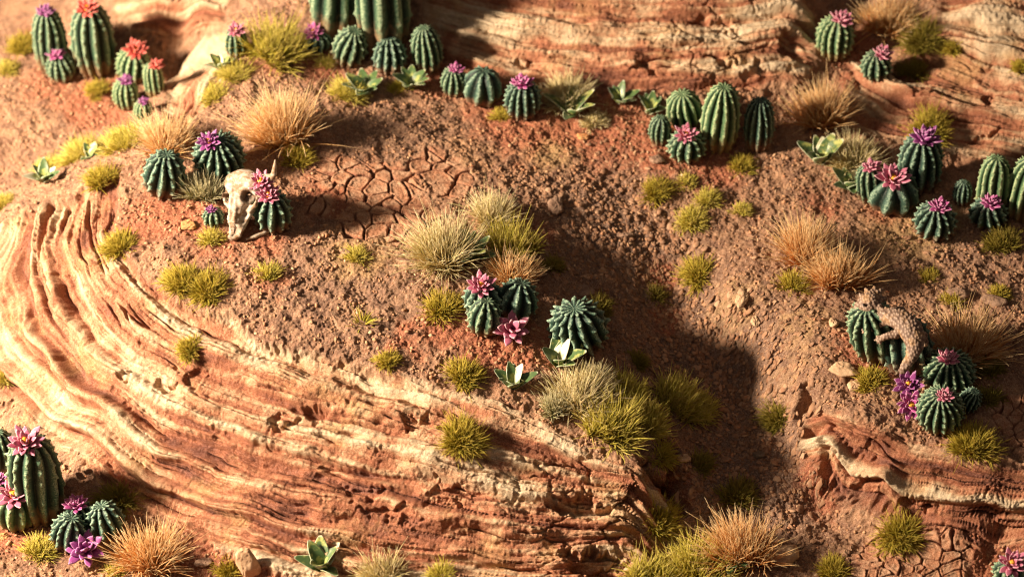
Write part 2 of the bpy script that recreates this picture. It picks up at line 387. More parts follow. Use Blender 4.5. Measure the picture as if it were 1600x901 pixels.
# ------------------------------------------------------------------ node helpers
def mat_new(name, rough=.85, spec=.25):
    m = bpy.data.materials.new(name); m.use_nodes = True
    nt = m.node_tree; b = nt.nodes['Principled BSDF']
    b.inputs['Roughness'].default_value = rough
    b.inputs['Specular IOR Level'].default_value = spec
    return m, nt, b
class NT:
    def __init__(s, nt): s.nt = nt
    def n(s, t, **kw):
        o = s.nt.nodes.new(t)
        for k, v in kw.items(): setattr(o, k, v)
        return o
    def put(s, sock, v):
        if hasattr(v, 'is_linked') or hasattr(v, 'links'): s.nt.links.new(v, sock)
        elif isinstance(v, (tuple, list)) and len(v) == 3 and sock.type == 'RGBA': sock.default_value = (*v, 1)
        else: sock.default_value = v
    def attr(s, name): return s.n('ShaderNodeAttribute', attribute_name=name).outputs['Fac']
    def math(s, op, a, b=0., c=None, clamp=False):
        o = s.n('ShaderNodeMath', operation=op, use_clamp=clamp); s.put(o.inputs[0], a); s.put(o.inputs[1], b)
        if c is not None: s.put(o.inputs[2], c)
        return o.outputs[0]
    def mix(s, f, a, b, mode='MIX'):
        o = s.n('ShaderNodeMix', data_type='RGBA', blend_type=mode, clamp_factor=True)
        s.put(o.inputs[0], f); s.put(o.inputs[6], a); s.put(o.inputs[7], b)
        return o.outputs[2]
    def noise(s, scale, detail=4, rough=.6, vec=None, dist=0.):
        o = s.n('ShaderNodeTexNoise'); o.inputs['Scale'].default_value = scale; o.inputs['Detail'].default_value = detail
        o.inputs['Roughness'].default_value = rough; o.inputs['Distortion'].default_value = dist
        if vec is None: vec = s.n('ShaderNodeTexCoord').outputs['Object']
        s.nt.links.new(vec, o.inputs['Vector'])
        return o.outputs['Fac']
    def rng(s, v, a, b, c=0., d=1.):
        o = s.n('ShaderNodeMapRange', interpolation_type='SMOOTHSTEP'); s.put(o.inputs[0], v)
        for i, k in enumerate((a, b, c, d)): s.put(o.inputs[i+1], k)
        return o.outputs[0]
    def ramp(s, f, stops):
        o = s.n('ShaderNodeValToRGB'); e = o.color_ramp.elements
        while len(e) > 1: e.remove(e[-1])
        e[0].position = stops[0][0]; e[0].color = (*stops[0][1], 1)
        for p, c in stops[1:]:
            k = e.new(p); k.color = (*c, 1)
        s.put(o.inputs[0], f); return o.outputs[0]
    def bump(s, h, strength, dist, bsdf):
        o = s.n('ShaderNodeBump'); o.inputs['Strength'].default_value = strength; o.inputs['Distance'].default_value = dist
        s.put(o.inputs['Height'], h); s.nt.links.new(o.outputs[0], bsdf.inputs['Normal'])

# ------------------------------------------------------------------ terrain material
M_land, nt, b = mat_new('sandstone_and_soil', .92, .15)
N = NT(nt)
fineN = N.noise(26, 5, .7); midN = N.noise(5, 5, .65); bigN = N.noise(1.3, 4, .6); spk = N.noise(60, 3, .7)
lay_f = N.math('ADD', N.attr('lay'), N.math('MULTIPLY', N.math('SUBTRACT', midN, .5), .55))
lay_f = N.math('ADD', lay_f, N.math('MULTIPLY', N.math('SUBTRACT', fineN, .5), .55))
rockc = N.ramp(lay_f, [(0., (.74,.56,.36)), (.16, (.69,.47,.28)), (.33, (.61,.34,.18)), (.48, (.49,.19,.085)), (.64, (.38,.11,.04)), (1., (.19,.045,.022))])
rockc = N.mix(N.rng(bigN, .52, .7, 0, .45), rockc, (.62,.36,.13))
soilc = N.mix(N.rng(midN, .35, .65), (.23,.09,.042), (.48,.24,.12))
soilc = N.mix(N.rng(fineN, .52, .68, 0, .8), soilc, (.64,.42,.26))
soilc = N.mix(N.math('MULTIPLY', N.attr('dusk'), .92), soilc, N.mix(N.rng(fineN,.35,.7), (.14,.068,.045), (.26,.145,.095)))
och = N.rng(N.math('ADD', N.attr('och'), N.math('MULTIPLY', N.math('SUBTRACT', midN, .5), .9)), .2, .8, 0, .75)
soilc = N.mix(och, soilc, (.52,.31,.11))
red = N.rng(N.math('ADD', N.attr('red'), N.math('MULTIPLY', N.math('SUBTRACT', N.math('ADD', N.math('MULTIPLY', midN, .5), N.math('MULTIPLY', bigN, .5)), .46), 2.2)), .25, .8, 0, .92)
soilc = N.mix(red, soilc, N.mix(N.rng(fineN, .4, .65), (.33,.065,.02), (.54,.19,.075)))
mudc = N.mix(N.rng(midN, .4, .62), (.50,.20,.09), (.60,.32,.18))
mudc = N.mix(N.attr('crk'), mudc, (.30,.075,.03))
soilc = N.mix(N.attr('mud'), soilc, mudc)
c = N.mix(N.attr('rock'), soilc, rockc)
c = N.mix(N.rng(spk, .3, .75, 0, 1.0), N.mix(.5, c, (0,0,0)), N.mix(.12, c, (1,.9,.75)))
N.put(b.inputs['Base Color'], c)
N.bump(N.math('ADD', fineN, N.math('MULTIPLY', spk, .6)), .85, .028, b)

redf = fine(RED); ochf = fine(OCH)
crk = (1-ss(.04, .15, a2-a1))*mudm + (1-ss(.03,.14,c2-c1))*mudm2
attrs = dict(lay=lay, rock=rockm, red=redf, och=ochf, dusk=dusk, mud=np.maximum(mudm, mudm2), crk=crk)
NY, NX = Z.shape
idx = np.arange(NY*NX, dtype=np.int32).reshape(NY, NX)
Q = np.stack([idx[:-1,:-1], idx[:-1,1:], idx[1:,1:], idx[1:,:-1]], axis=-1).reshape(-1, 4)
ql = lab[:-1,:-1].ravel()
VV = np.stack([VX, VY, VZ], axis=-1).reshape(-1, 3)
names = [('ground', 'rough red brown desert soil with crumbs, cracked mud and a winding gully', 'ground'),
 ('rock_slope', 'long pale and red layered sandstone slope sweeping from the left nose across the foreground', 'rock slope'),
 ('rock_slope', 'tall layered sandstone wall rising behind the top row of cacti', 'rock slope'),
 ('rock_slope', 'banded sandstone slope in the top right corner behind the purple flowered cactus', 'rock slope'),
 ('rock_slope', 'curved layered sandstone bank at lower right below the lizard cactus', 'rock slope'),
 ('rock_slope', 'pale rounded rock shoulder beside the coral flowered cacti at upper left', 'rock slope'),
 ('rock_slope', 'smooth orange rock at the very top left behind the cacti', 'rock slope')]
for k, (nm, lb, ct) in enumerate(names):
    f = Q[ql == k]
    used, inv = np.unique(f.ravel(), return_inverse=True)
    me = mesh_np(nm, VV[used], inv.reshape(-1, 4), M_land, {a: v.ravel()[used] for a, v in attrs.items()})
    tag(obj(nm, me), lb, ct, None, 'structure')
print('terrain built')

# ================================================================== materials of the small things
def cactus_mat(name, dark, mid, crest, dust):
    m, nt, b = mat_new(name, .6, .3); N = NT(nt)
    n = N.noise(9, 4, .6); f = N.noise(40, 3, .6)
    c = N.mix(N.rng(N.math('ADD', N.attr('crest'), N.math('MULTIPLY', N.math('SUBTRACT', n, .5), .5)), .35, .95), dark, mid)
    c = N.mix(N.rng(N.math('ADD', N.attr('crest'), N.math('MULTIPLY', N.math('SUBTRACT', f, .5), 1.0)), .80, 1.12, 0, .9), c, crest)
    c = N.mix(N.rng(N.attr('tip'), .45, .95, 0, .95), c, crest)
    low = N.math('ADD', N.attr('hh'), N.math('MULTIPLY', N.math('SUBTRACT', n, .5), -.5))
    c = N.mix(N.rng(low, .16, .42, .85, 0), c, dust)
    c = N.mix(N.rng(f, .5, .8, 0, .25), c, (.30,.28,.16))
    N.put(b.inputs['Base Color'], c)
    N.bump(f, .4, .012, b)
    return m
MC = {
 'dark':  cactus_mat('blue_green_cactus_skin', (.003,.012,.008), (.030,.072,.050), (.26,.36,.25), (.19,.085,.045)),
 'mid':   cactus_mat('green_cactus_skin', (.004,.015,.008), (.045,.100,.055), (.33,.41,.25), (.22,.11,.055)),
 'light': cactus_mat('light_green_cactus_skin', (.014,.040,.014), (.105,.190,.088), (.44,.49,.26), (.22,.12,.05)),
}
def petal_mat(name, base, mid, edge):
    m, nt, b = mat_new(name, .5, .3); N = NT(nt)
    f = N.noise(30, 3, .6)
    t = N.math('ADD', N.attr('along'), N.math('MULTIPLY', N.math('SUBTRACT', f, .5), .4))
    c = N.mix(N.rng(t, .05, .55), base, mid)
    c = N.mix(N.rng(N.math('MAXIMUM', N.rng(t, .75, 1.05), N.attr('edge')), .25, 1., 0, .75), c, edge)
    N.put(b.inputs['Base Color'], c); N.bump(f, .3, .01, b)
    return m
MP = {
 'purple': petal_mat('purple_petals', (.11,.008,.07), (.23,.045,.18), (.58,.34,.50)),
 'magenta': petal_mat('magenta_petals', (.18,.01,.08), (.34,.06,.20), (.70,.42,.54)),
 'pink': petal_mat('pink_petals', (.28,.02,.07), (.43,.12,.19), (.80,.53,.54)),
 'coral': petal_mat('coral_petals', (.36,.02,.02), (.52,.09,.07), (.80,.38,.29)),
}
M_yel, nt, b = mat_new('yellow_flower_centre', .6, .2); N = NT(nt)
N.put(b.inputs['Base Color'], N.mix(N.rng(N.noise(25), .35, .65), (.62,.20,.02), (.80,.47,.05)))
M_leaf, nt, b = mat_new('pale_edged_succulent_leaf', .38, .45); N = NT(nt)
f = N.noise(7, 3, .6); e = N.attr('edge')
c = N.mix(N.rng(f, .44, .60), (.07,.12,.04), (.34,.35,.10))
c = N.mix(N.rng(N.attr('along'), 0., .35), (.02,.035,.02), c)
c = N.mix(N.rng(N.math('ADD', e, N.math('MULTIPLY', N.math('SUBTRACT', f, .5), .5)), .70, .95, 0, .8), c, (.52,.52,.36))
N.put(b.inputs['Base Color'], c); N.bump(N.noise(30), .2, .01, b)
M_leaf_glint, nt, b = mat_new('succulent_leaf_painted_glint', .38, .45); N = NT(nt)  # light glancing off a leaf, painted as a pale base colour
c = N.mix(N.rng(N.noise(6, 3, .6), .42, .62), (.58,.55,.38), (.36,.37,.13))
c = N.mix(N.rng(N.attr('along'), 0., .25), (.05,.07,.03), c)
N.put(b.inputs['Base Color'], c)
def blade_mat(name, root, mid, tip, var):
    m, nt, b = mat_new(name, .6, .25); N = NT(nt)
    c = N.ramp(N.attr('along'), [(0, root), (.18, root), (.55, mid), (1, tip)])
    c = N.mix(N.math('MULTIPLY', N.attr('rnd'), .75), c, var)
    N.put(b.inputs['Base Color'], c)
    tr = nt.nodes.new('ShaderNodeBsdfTranslucent'); nt.links.new(c, tr.inputs[0])
    ms = nt.nodes.new('ShaderNodeMixShader'); ms.inputs[0].default_value = .25
    nt.links.new(b.outputs[0], ms.inputs[1]); nt.links.new(tr.outputs[0], ms.inputs[2])
    nt.links.new(ms.outputs[0], nt.nodes['Material Output'].inputs[0])
    return m
MB_ = {
 'moss': blade_mat('olive_moss_fibres', (.16,.13,.010), (.34,.29,.018), (.64,.52,.08), (.52,.33,.06)),
 'dimmed': blade_mat('shade_darkened_olive_fibres', (.10,.08,.013), (.21,.18,.017), (.38,.31,.05), (.28,.18,.04)),  # the moss colours darkened, shade painted into tufts in dim spots
 'lime': blade_mat('yellow_green_fibres', (.21,.18,.012), (.46,.40,.028), (.74,.63,.12), (.66,.50,.16)),
 'straw': blade_mat('orange_straw_fibres', (.60,.15,.02), (.72,.33,.09), (.90,.70,.40), (.85,.58,.26)),
 'gold': blade_mat('golden_straw_fibres', (.62,.26,.06), (.80,.46,.16), (.92,.72,.42), (.88,.60,.30)),
 'pale': blade_mat('pale_straw_fibres', (.46,.32,.12), (.74,.57,.29), (.90,.78,.50), (.60,.54,.20)),
 'grey': blade_mat('grey_green_fibres', (.14,.16,.05), (.36,.36,.16), (.74,.66,.42), (.66,.54,.30)),
}
def stone_mat(name, a, b_, c_):
    m, nt, b = mat_new(name, .9, .15); N = NT(nt)
    k = N.mix(N.rng(N.noise(6, 5, .65), .35, .65), a, b_)
    k = N.mix(N.rng(N.noise(40, 4, .7), .55, .7, 0, .7), k, c_)
    N.put(b.inputs['Base Color'], k); N.bump(N.noise(22, 5, .7), .5, .02, b)
    return m
MS = {'tan': stone_mat('tan_stone', (.42,.25,.14), (.60,.40,.24), (.74,.56,.38)),
      'brown': stone_mat('brown_stone', (.20,.115,.075), (.34,.21,.14), (.50,.35,.24)),
      'slate': stone_mat('dark_slate_stone', (.13,.09,.065), (.22,.16,.11), (.36,.27,.19)),
      'orange': stone_mat('orange_stone', (.48,.19,.07), (.62,.32,.13), (.72,.48,.28))}

# ================================================================== builders
def tops(u, v): return ground_pt(u, v)

def petal_mesh(L, wid, lift, seed, fat=.16, mat=None, curl=.35):
    """one thick pointed petal leaving the origin along +x, rising by 'lift'"""
    rr = np.random.default_rng(seed)
    n, k = 9, 8
    V, al, ed = [], [], []
    for i in range(n+1):
        t = i/n
        hw = wid*.5*(math.sin(math.pi*min(t*.80+.09, 1))**.7)*(1-.9*max(0, (t-.70)/.30)**1.8)
        if i == n: hw = wid*.03
        th = fat*wid*(.5+.5*math.sin(math.pi*t))*(1-.6*t)
        ang = lift + curl*(t-.5)
        px = L*(t*math.cos(lift)-curl*.25*t*t*math.sin(lift)); pz = L*(t*math.sin(lift)+curl*.32*t*t)
        for j in range(k):
            a = 2*math.pi*j/k
            y = hw*math.cos(a); z = th*math.sin(a)+.9*abs(y)*abs(y)/max(wid*.5, 1e-6)*.45
            V.append((px-z*math.sin(ang), y, pz+z*math.cos(ang))); al.append(t); ed.append(abs(math.cos(a))**3*.8)
    F = []
    for i in range(n):
        for j in range(k):
            F.append((i*k+j, i*k+(j+1)%k, (i+1)*k+(j+1)%k, (i+1)*k+j))
    V.append((V[-1][0], 0, V[-1][2])); al.append(1); ed.append(1)
    T = [(n*k+j, n*k+(j+1)%k, len(V)-1) for j in range(k)]
    return mesh_np('petal', V, [np.array(F), np.array(T)], mat, dict(along=al, edge=ed))

def make_flower(parent, kind, color, diam, loc, rot, seed, top=None):
    """kind: 'open' long pointed petals round a yellow centre, 'dense' many short fat petals, 'star' few thick ones"""
    rr = random.Random(seed); m = MP[color]; r = diam/2
    # cup carrying the petals
    V, al = [], []
    for i in range(7):
        a = i/6*math.pi/2
        for j in range(12):
            q = 2*math.pi*j/12
            V.append((r*.34*math.cos(a)*math.cos(q), r*.34*math.cos(a)*math.sin(q), r*.20*math.sin(a)-r*.04)); al.append(.3)
    F = [(i*12+j, i*12+(j+1)%12, (i+1)*12+(j+1)%12, (i+1)*12+j) for i in range(6) for j in range(12)]
    if kind == 'dense': rings = [(9, .95, .40, .35), (8, .86, .40, .72), (6, .72, .38, 1.05), (4, .58, .34, 1.35)]
    elif kind == 'open': rings = [(10, .95, .38, .35), (9, .86, .36, .72), (6, .68, .32, 1.05)]
    else: rings = [(7, .95, .44, .25), (7, .88, .44, .65), (5, .78, .42, 1.1)]
    me = mesh_np('flower', V, np.array(F), m, dict(along=al, edge=[0]*len(V)))
    if top is None:
        fl = obj('flower', me, parent, loc); fl.rotation_euler = rot
    else:
        fl = obj('flower', me, None, loc); fl.rotation_euler = rot
    for ri, (n, L, wd, lift) in enumerate(rings):
        base = [petal_mesh(r*L*(.93+.14*q), r*wd*(1.15 if kind == 'dense' else 1.05), lift+(q-.5)*.2, seed*10+ri*3+q, 0.36 if kind != 'open' else .32, m) for q in (0, 1)]
        off = rr.random()*6
        for i in range(n):
            p = obj('petal', base[i % 2], fl, (0, 0, r*.03*ri))
            a = off+2*math.pi*i/n + rr.uniform(-.1, .1)
            p.rotation_euler = (rr.uniform(-.15, .15), rr.uniform(-.12, .12), a)
            s = rr.uniform(.88, 1.1); p.scale = (s, s, s)
            p.location = (math.cos(a)*r*.07*(3-ri), math.sin(a)*r*.07*(3-ri), r*.05*ri)
    if kind != 'star' :
        rad = r*(.25 if kind == 'open' else .12)
        V = []
        for i in range(9):
            a = i/8*math.pi
            for j in range(12):
                q = 2*math.pi*j/12; k = rad*(1+.18*rr.uniform(-1, 1))
                V.append((k*math.sin(a)*math.cos(q), k*math.sin(a)*math.sin(q), r*(.34 if kind == 'open' else .42)+k*1.0*math.cos(a)))
        F = [(i*12+j, (i+1)*12+j, (i+1)*12+(j+1)%12, i*12+(j+1)%12) for i in range(8) for j in range(12)]
        obj('flower_centre', mesh_np('flower_centre', V, np.array(F), M_yel), fl)
    return fl

def cactus_body(R, H, nr, style, seed, mat):
    rr = np.random.default_rng(seed)
    per = 16; nth = nr*per; nph = 64
    th = np.arange(nth)/nth*2*np.pi
    ph = np.linspace(-1.30, math.pi/2-.02, nph)
    PH, TH = np.meshgrid(ph, th, indexing='ij')
    # superellipse profile
    e = .75 if style in ('tall', 'column') else .92
    rp = np.abs(np.cos(PH))**e; zp = np.sign(np.sin(PH))*np.abs(np.sin(PH))**e
    hh = (zp+1)/2
    if style == 'tall': rp = rp*(1+.06*(.5-hh))
    if style == 'star': rp = rp*(1-.10*(hh-.5))
    ribs = TH*nr/2
    tw = rr.uniform(-.25, .25); wob = .06*np.sin(PH*3+rr.uniform(0, 6)+TH*2)
    sh = np.abs(np.cos(ribs))                          # 1 on the crest
    prof = sh**({'star': .8, 'wide': 1.4}.get(style, .85))
    depth = {'star': .27, 'wide': .24, 'barrel': .22, 'tall': .24, 'column': .26}[style]
    ends = np.clip(np.cos(PH)*2.2, .0, 1)
    rf = 1 - depth*(1-prof)*ends
    # tubercles along each crest
    nk = {'star': 6, 'wide': 4, 'barrel': 8, 'tall': 9, 'column': 7}[style]
    ks = np.arange(nk); ribi = np.floor(TH/(2*np.pi)*nr+.5).astype(int) % nr
    offs = rr.uniform(-.12, .12, (nr, nk)); hts = rr.uniform(.7, 1.25, (nr, nk))
    dth = (TH/(2*np.pi)*nr - np.floor(TH/(2*np.pi)*nr+.5))      # -.5 .. .5 of a rib
    bump_ = np.zeros_like(PH); span = (ph[-1]-.12) - (-1.0)
    arc = 2*np.pi/nr
    for k in ks:
        pc = -1.0 + span*(k+.5)/nk + offs[ribi, k]*span/nk
        wp = .065 if style != 'star' else .085
        dd = (dth*arc*np.cos(PH)/(wp*1.0))**2 + ((PH-pc)*(.5+.5*H/R)/(wp*1.3))**2
        bump_ = np.maximum(bump_, np.exp(-dd*1.2)*hts[ribi, k])
    amp = {'star': .16, 'wide': .09, 'barrel': .13, 'tall': .12, 'column': .11}[style]
    r = R*(rp*rf + amp*bump_*np.clip(np.cos(PH)*2.5, .25, 1)) + R*.012*pn(TH*6, PH*6, seed)
    T2 = TH + tw*hh + wob
    z = H/2*zp - H*.02*0
    dim = R*.07*np.exp(-((rp)/.20)**2)*(PH > 0)
    z = z - dim + .35*amp*R*bump_*np.clip(np.sin(PH), 0, 1)
    V = np.stack([r*np.cos(T2), r*np.sin(T2), z], -1).reshape(-1, 3)
    i = np.arange(nph*nth).reshape(nph, nth); j = np.roll(i, -1, axis=1)
    F = np.stack([i[:-1], j[:-1], j[1:], i[1:]], -1).reshape(-1, 4)
    V = np.vstack([V, [[0, 0, z[-1].mean()]]])
    Tc = np.stack([i[-1], j[-1], np.full(nth, len(V)-1)], -1)
    crest = (sh**1.0).ravel(); tip = np.clip(bump_, 0, 1).ravel()
    at = dict(crest=np.append(crest, .3), tip=np.append(tip, 0), hh=np.append(hh.ravel(), 1))
    return mesh_np('body', V, [F, Tc], mat, at)

def make_cactus(u, vt, vb, wpx, style, col, flower, label, seed, nr=None, lean=(0, 0), zoff=0.):
    R = wpx/200.; Sc = (vb-vt)/100.
    sp, cpp = math.sin(PITCH), math.cos(PITCH)
    Hh = math.sqrt(max((Sc/2)**2-(R*sp)**2*.80, (.60*R)**2*cpp*cpp))/cpp*1.06
    vc = (vt+vb)/2.
    p = ground_pt(u, vb-R*60); z = p.z
    for _ in range(6):
        c = W(u, vc, z+Hh*.84)
        z = bil(CZ, c.x, c.y)
    c = W(u, vc, z+Hh*.84+zoff)
    e = empty('cactus', (c.x, c.y, c.z-Hh*.84))
    nr = nr or {'star': 10, 'wide': 8, 'barrel': 13, 'tall': 11, 'column': 10}[style]
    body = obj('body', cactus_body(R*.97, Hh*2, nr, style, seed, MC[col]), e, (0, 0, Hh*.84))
    body.rotation_euler = (lean[0], lean[1], seed*1.7)
    tag(e, label, 'cactus', 'cacti dotted over the desert base')
    if flower:
        kind, fc, d, du = flower[:4]
        dv = flower[4] if len(flower) > 4 else 0
        top = Vector((0, 0, Hh*.93)); Rm = Matrix.Rotation(lean[1], 4, 'Y') @ Matrix.Rotation(lean[0], 4, 'X')
        loc = Vector((0, 0, Hh*.84)) + Rm @ top + Vector((du/100., -.10*R-dv/100., 0))
        make_flower(e, kind, fc, d/115., loc, (lean[0]+(.30 if kind == 'open' else .05), lean[1]+du/100.*.8, 0), seed)
    return e

def blades(N_, L, Lv, spread, root_r, wid, droop, seed, up=0.0, squash=1.0):
    """mesh arrays of N_ tapering fibres rooted in a disc"""
    rr = np.random.default_rng(seed); K = 5
    a = rr.uniform(0, 2*np.pi, N_); q = np.sqrt(rr.uniform(0, 1, N_)); oph = rr.uniform(0, 6.28, 2); q = q*(.82+.28*np.sin(a*2+oph[0])*.6+.2*np.sin(a*3+oph[1]))
    base = np.stack([np.cos(a)*q*root_r, np.sin(a)*q*root_r*squash, np.full(N_, -.05)], -1)
    az = a + rr.normal(0, .8, N_); inc = spread*(q*.75+.25*rr.uniform(0, 1, N_)) + rr.normal(0, .10, N_)
    nb = max(5, int(N_/38)); bi = rr.integers(0, nb, N_)
    az = az + rr.normal(0, .35, nb)[bi]; inc = inc + rr.normal(0, .20, nb)[bi]
    inc = np.clip(inc, -1.5, 1.5)
    d = np.stack([np.cos(az)*np.sin(inc), np.sin(az)*np.sin(inc), np.cos(inc)], -1)
    ln = L*(1-Lv+Lv*rr.uniform(0, 1, N_)**.6)*rr.uniform(.78, 1.12, nb)[bi]
    d = d + np.array([rr.normal(0, .10), rr.normal(0, .06), 0]); d /= np.linalg.norm(d, axis=1, keepdims=True)
    side = np.cross(d, rr.normal(0, 1, (N_, 3))); side /= np.linalg.norm(side, axis=1, keepdims=True)
    bend = rr.normal(0, 1, (N_, 3))*.14 + np.array([0, 0, -droop])
    nrm = np.cross(d, side)
    V = np.zeros((N_, K, 3, 3)); al = np.zeros((N_, K, 3))
    for k in range(K):
        t = k/(K-1)
        c = base + d*(ln*t)[:, None] + bend*(ln*t*t)[:, None]
        wv = wid*(1-.8*t**2.0)*rr.uniform(.85, 1.15, N_)
        for j in range(3):
            an = 2*np.pi*j/3
            V[:, k, j] = c + (side*math.cos(an)+nrm*math.sin(an))*wv[:, None]*.5
        al[:, k] = t
    V = V.reshape(-1, 3)
    o = (np.arange(N_)*K*3)[:, None]
    F = []
    for k in range(K-1):
        for j in range(3):
            F.append(np.array([k*3+j, k*3+(j+1)%3, (k+1)*3+(j+1)%3, (k+1)*3+j]))
    F = (np.array(F)[None]+o[:, :, None]).reshape(-1, 4)
    T = (np.array([[(K-1)*3, (K-1)*3+1, (K-1)*3+2]])[None]+o[:, :, None]).reshape(-1, 3)
    rn = np.repeat(rr.uniform(0, 1, N_)**1.5, K*3)
    return V, F, T, al.ravel(), rn

def make_tuft(u, v, r, h, kind, label, seed, cat='grass tuft', group=None):
    p = ground_pt(u, v)
    R = r/100.; H = h/100.
    rr = random.Random(seed)
    if kind in ('moss', 'dimmed', 'mosslime'):
        n = int(300+6500*R*R); L = R*.95; args = (n, L, .6, 1.25, R*.55, .017, .10, seed)
        m = MB_['moss' if kind == 'moss' else 'dimmed' if kind == 'dimmed' else 'lime']
        V, F, T, al, rn = blades(*args)
    elif kind == 'sparse':
        V, F, T, al, rn = blades(70, R*1.15, .5, 1.25, R*.25, .020, .1, seed); m = MB_['lime']
    elif kind == 'limestar':
        b0 = blades(int(260+700*R), max(H, R)*.95, .5, .95, R*.6, .018, .08, seed*7)
        parts = [b0]
        nst = max(3, int(R*9)); off = len(b0[0])
        for i in range(nst):
            a = rr.uniform(0, 6.28); q = rr.uniform(0, .75)*R
            b_ = blades(75, R*.62*rr.uniform(.8, 1.3), .4, 1.35, R*.10, .019, .05, seed*31+i)
            V = b_[0] + np.array([q*math.cos(a), q*math.sin(a)*.8, rr.uniform(0, H*.35)])
            parts.append((V, b_[1]+off, b_[2]+off, b_[3], b_[4])); off += len(V)
        V, F, T, al, rn = [np.concatenate([x[k] for x in parts]) for k in range(5)]
        m = MB_['lime']
    else:
        n = int(240+1100*R); L = H*(1.30 if kind != 'pale' else 1.15)
        V, F, T, al, rn = blades(n, L, .5, .80 if kind != 'pale' else .95, R*.50, .0165, .10, seed, squash=.8)
        m = MB_[kind]
    me = mesh_np('grass_tuft', V, [F, T], m, dict(along=al, rnd=rn))
    o = obj('grass_tuft', me, None, (p.x, p.y, p.z))
    # let the tuft stand on the slope it grows from
    gxn = (bil(CZ, p.x+.15, p.y)-bil(CZ, p.x-.15, p.y))/.3; gyn = (bil(CZ, p.x, p.y+.15)-bil(CZ, p.x, p.y-.15))/.3
    nn = Vector((-gxn*.6, -gyn*.6, 1)).normalized()
    o.rotation_mode = 'QUATERNION'; o.rotation_quaternion = Vector((0, 0, 1)).rotation_difference(nn)
    tag(o, label, cat, group or ('low moss green tufts' if kind in ('moss', 'dimmed', 'sparse', 'mosslime') else 'long bladed grass clumps'))
    return o

def leaf_mesh(L, wid, lift, seed, mat):
    n, k = 12, 10
    V, al, ed = [], [], []
    for i in range(n+1):
        t = i/n
        hw = wid*.5*max(math.sin(math.pi*min(.10+.86*t**.9, .995)), .02)**.85
        th = .035*(1-.6*t)*(.3+math.sin(math.pi*min(t+.05, 1)))*min(1, wid*3)
        px = L*t*math.cos(lift)+L*.10*t*t; pz = L*t*math.sin(lift)-L*.14*t*t
        for j in range(k):
            a = 2*math.pi*j/k; y = hw*math.cos(a); z = th*math.sin(a)+abs(y)**2/wid*.9
            V.append((px-z*math.sin(lift), y, pz+z*math.cos(lift))); al.append(t)
            ed.append(max(abs(math.cos(a))**2*1.0, ss(.8, 1, t)))
    F = [(i*k+j, i*k+(j+1)%k, (i+1)*k+(j+1)%k, (i+1)*k+j) for i in range(n) for j in range(k)]
    return mesh_np('leaf', V, np.array(F), mat, dict(along=al, edge=ed))

def make_succulent(u, v, diam, label, seed, spec=None, pale=(), lift=.95):
    """spec: list of leaf azimuths in degrees (0 = right in the photo, 90 = away)"""
    p = ground_pt(u, v); rr = random.Random(seed); r = diam/200.
    e = empty('succulent_plant', (p.x, p.y, p.z))
    tag(e, label, 'succulent', 'pale edged rosette plants')
    if spec and len(spec) < 8: spec = list(spec)+[spec[0]+180+38*k for k in range(8-len(spec))]
    spec = spec or [rr.uniform(0, 40)+i*360/7 for i in range(7)]
    for i, az in enumerate(spec):
        L = r*1.2*rr.uniform(.85, 1.15)
        l = obj('leaf', leaf_mesh(L, L*rr.uniform(.42, .52), lift*rr.uniform(.7, 1.2), seed+i, M_leaf_glint if i in pale else M_leaf), e)
        l.rotation_euler = (rr.uniform(-.2, .2), 0, math.radians(az))
        if i in pale: l['label'] = 'leaf with its highlight painted cream white'
    return e

def stone_mesh(a, b_, c_, seed, flat=True):
    rr = np.random.default_rng(seed); n = 22; me_v = []
    # angular solid: sphere cut by random planes
    th, ph = np.meshgrid(np.linspace(0, 2*np.pi, 40, endpoint=False), np.linspace(-np.pi/2, np.pi/2, 22))
    D = np.stack([np.cos(ph)*np.cos(th), np.cos(ph)*np.sin(th), np.sin(ph)], -1).reshape(-1, 3)
    nrm = rr.normal(0, 1, (n, 3)); nrm[:2] = [[0, 0, 1], [0, 0, -1]]; nrm /= np.linalg.norm(nrm, axis=1, keepdims=True)
    off = rr.uniform(.62, 1.0, n)
    dd = np.maximum(D @ nrm.T, 1e-3); rad = np.min(off[None]/dd, axis=1); rad = np.minimum(rad, 1.15)
    V = D*rad[:, None]*np.array([a, b_, c_]); V += .012*np.stack([pn(D[:,0]*4+i, D[:,1]*4+D[:,2]*3, seed+i) for i in range(3)], -1)
    i = np.arange(22*40).reshape(22, 40); j = np.roll(i, -1, axis=1)
    return V, np.stack([i[:-1], j[:-1], j[1:], i[1:]], -1).reshape(-1, 4)

def make_stone(u, v, w_, d_, h_, rotz, tilt, mat, label, seed):
    p = ground_pt(u, v)
    V, F = stone_mesh(w_/200., d_/200., h_/200., seed)
    o = obj('stone', mesh_np('stone', V, F, MS[mat], smooth=False), None, (p.x, p.y, p.z+h_/200.*.55))
    o.rotation_euler = (math.radians(tilt), 0, math.radians(rotz))
    tag(o, label, 'stone', 'flat stones lying on the soil')
    return o

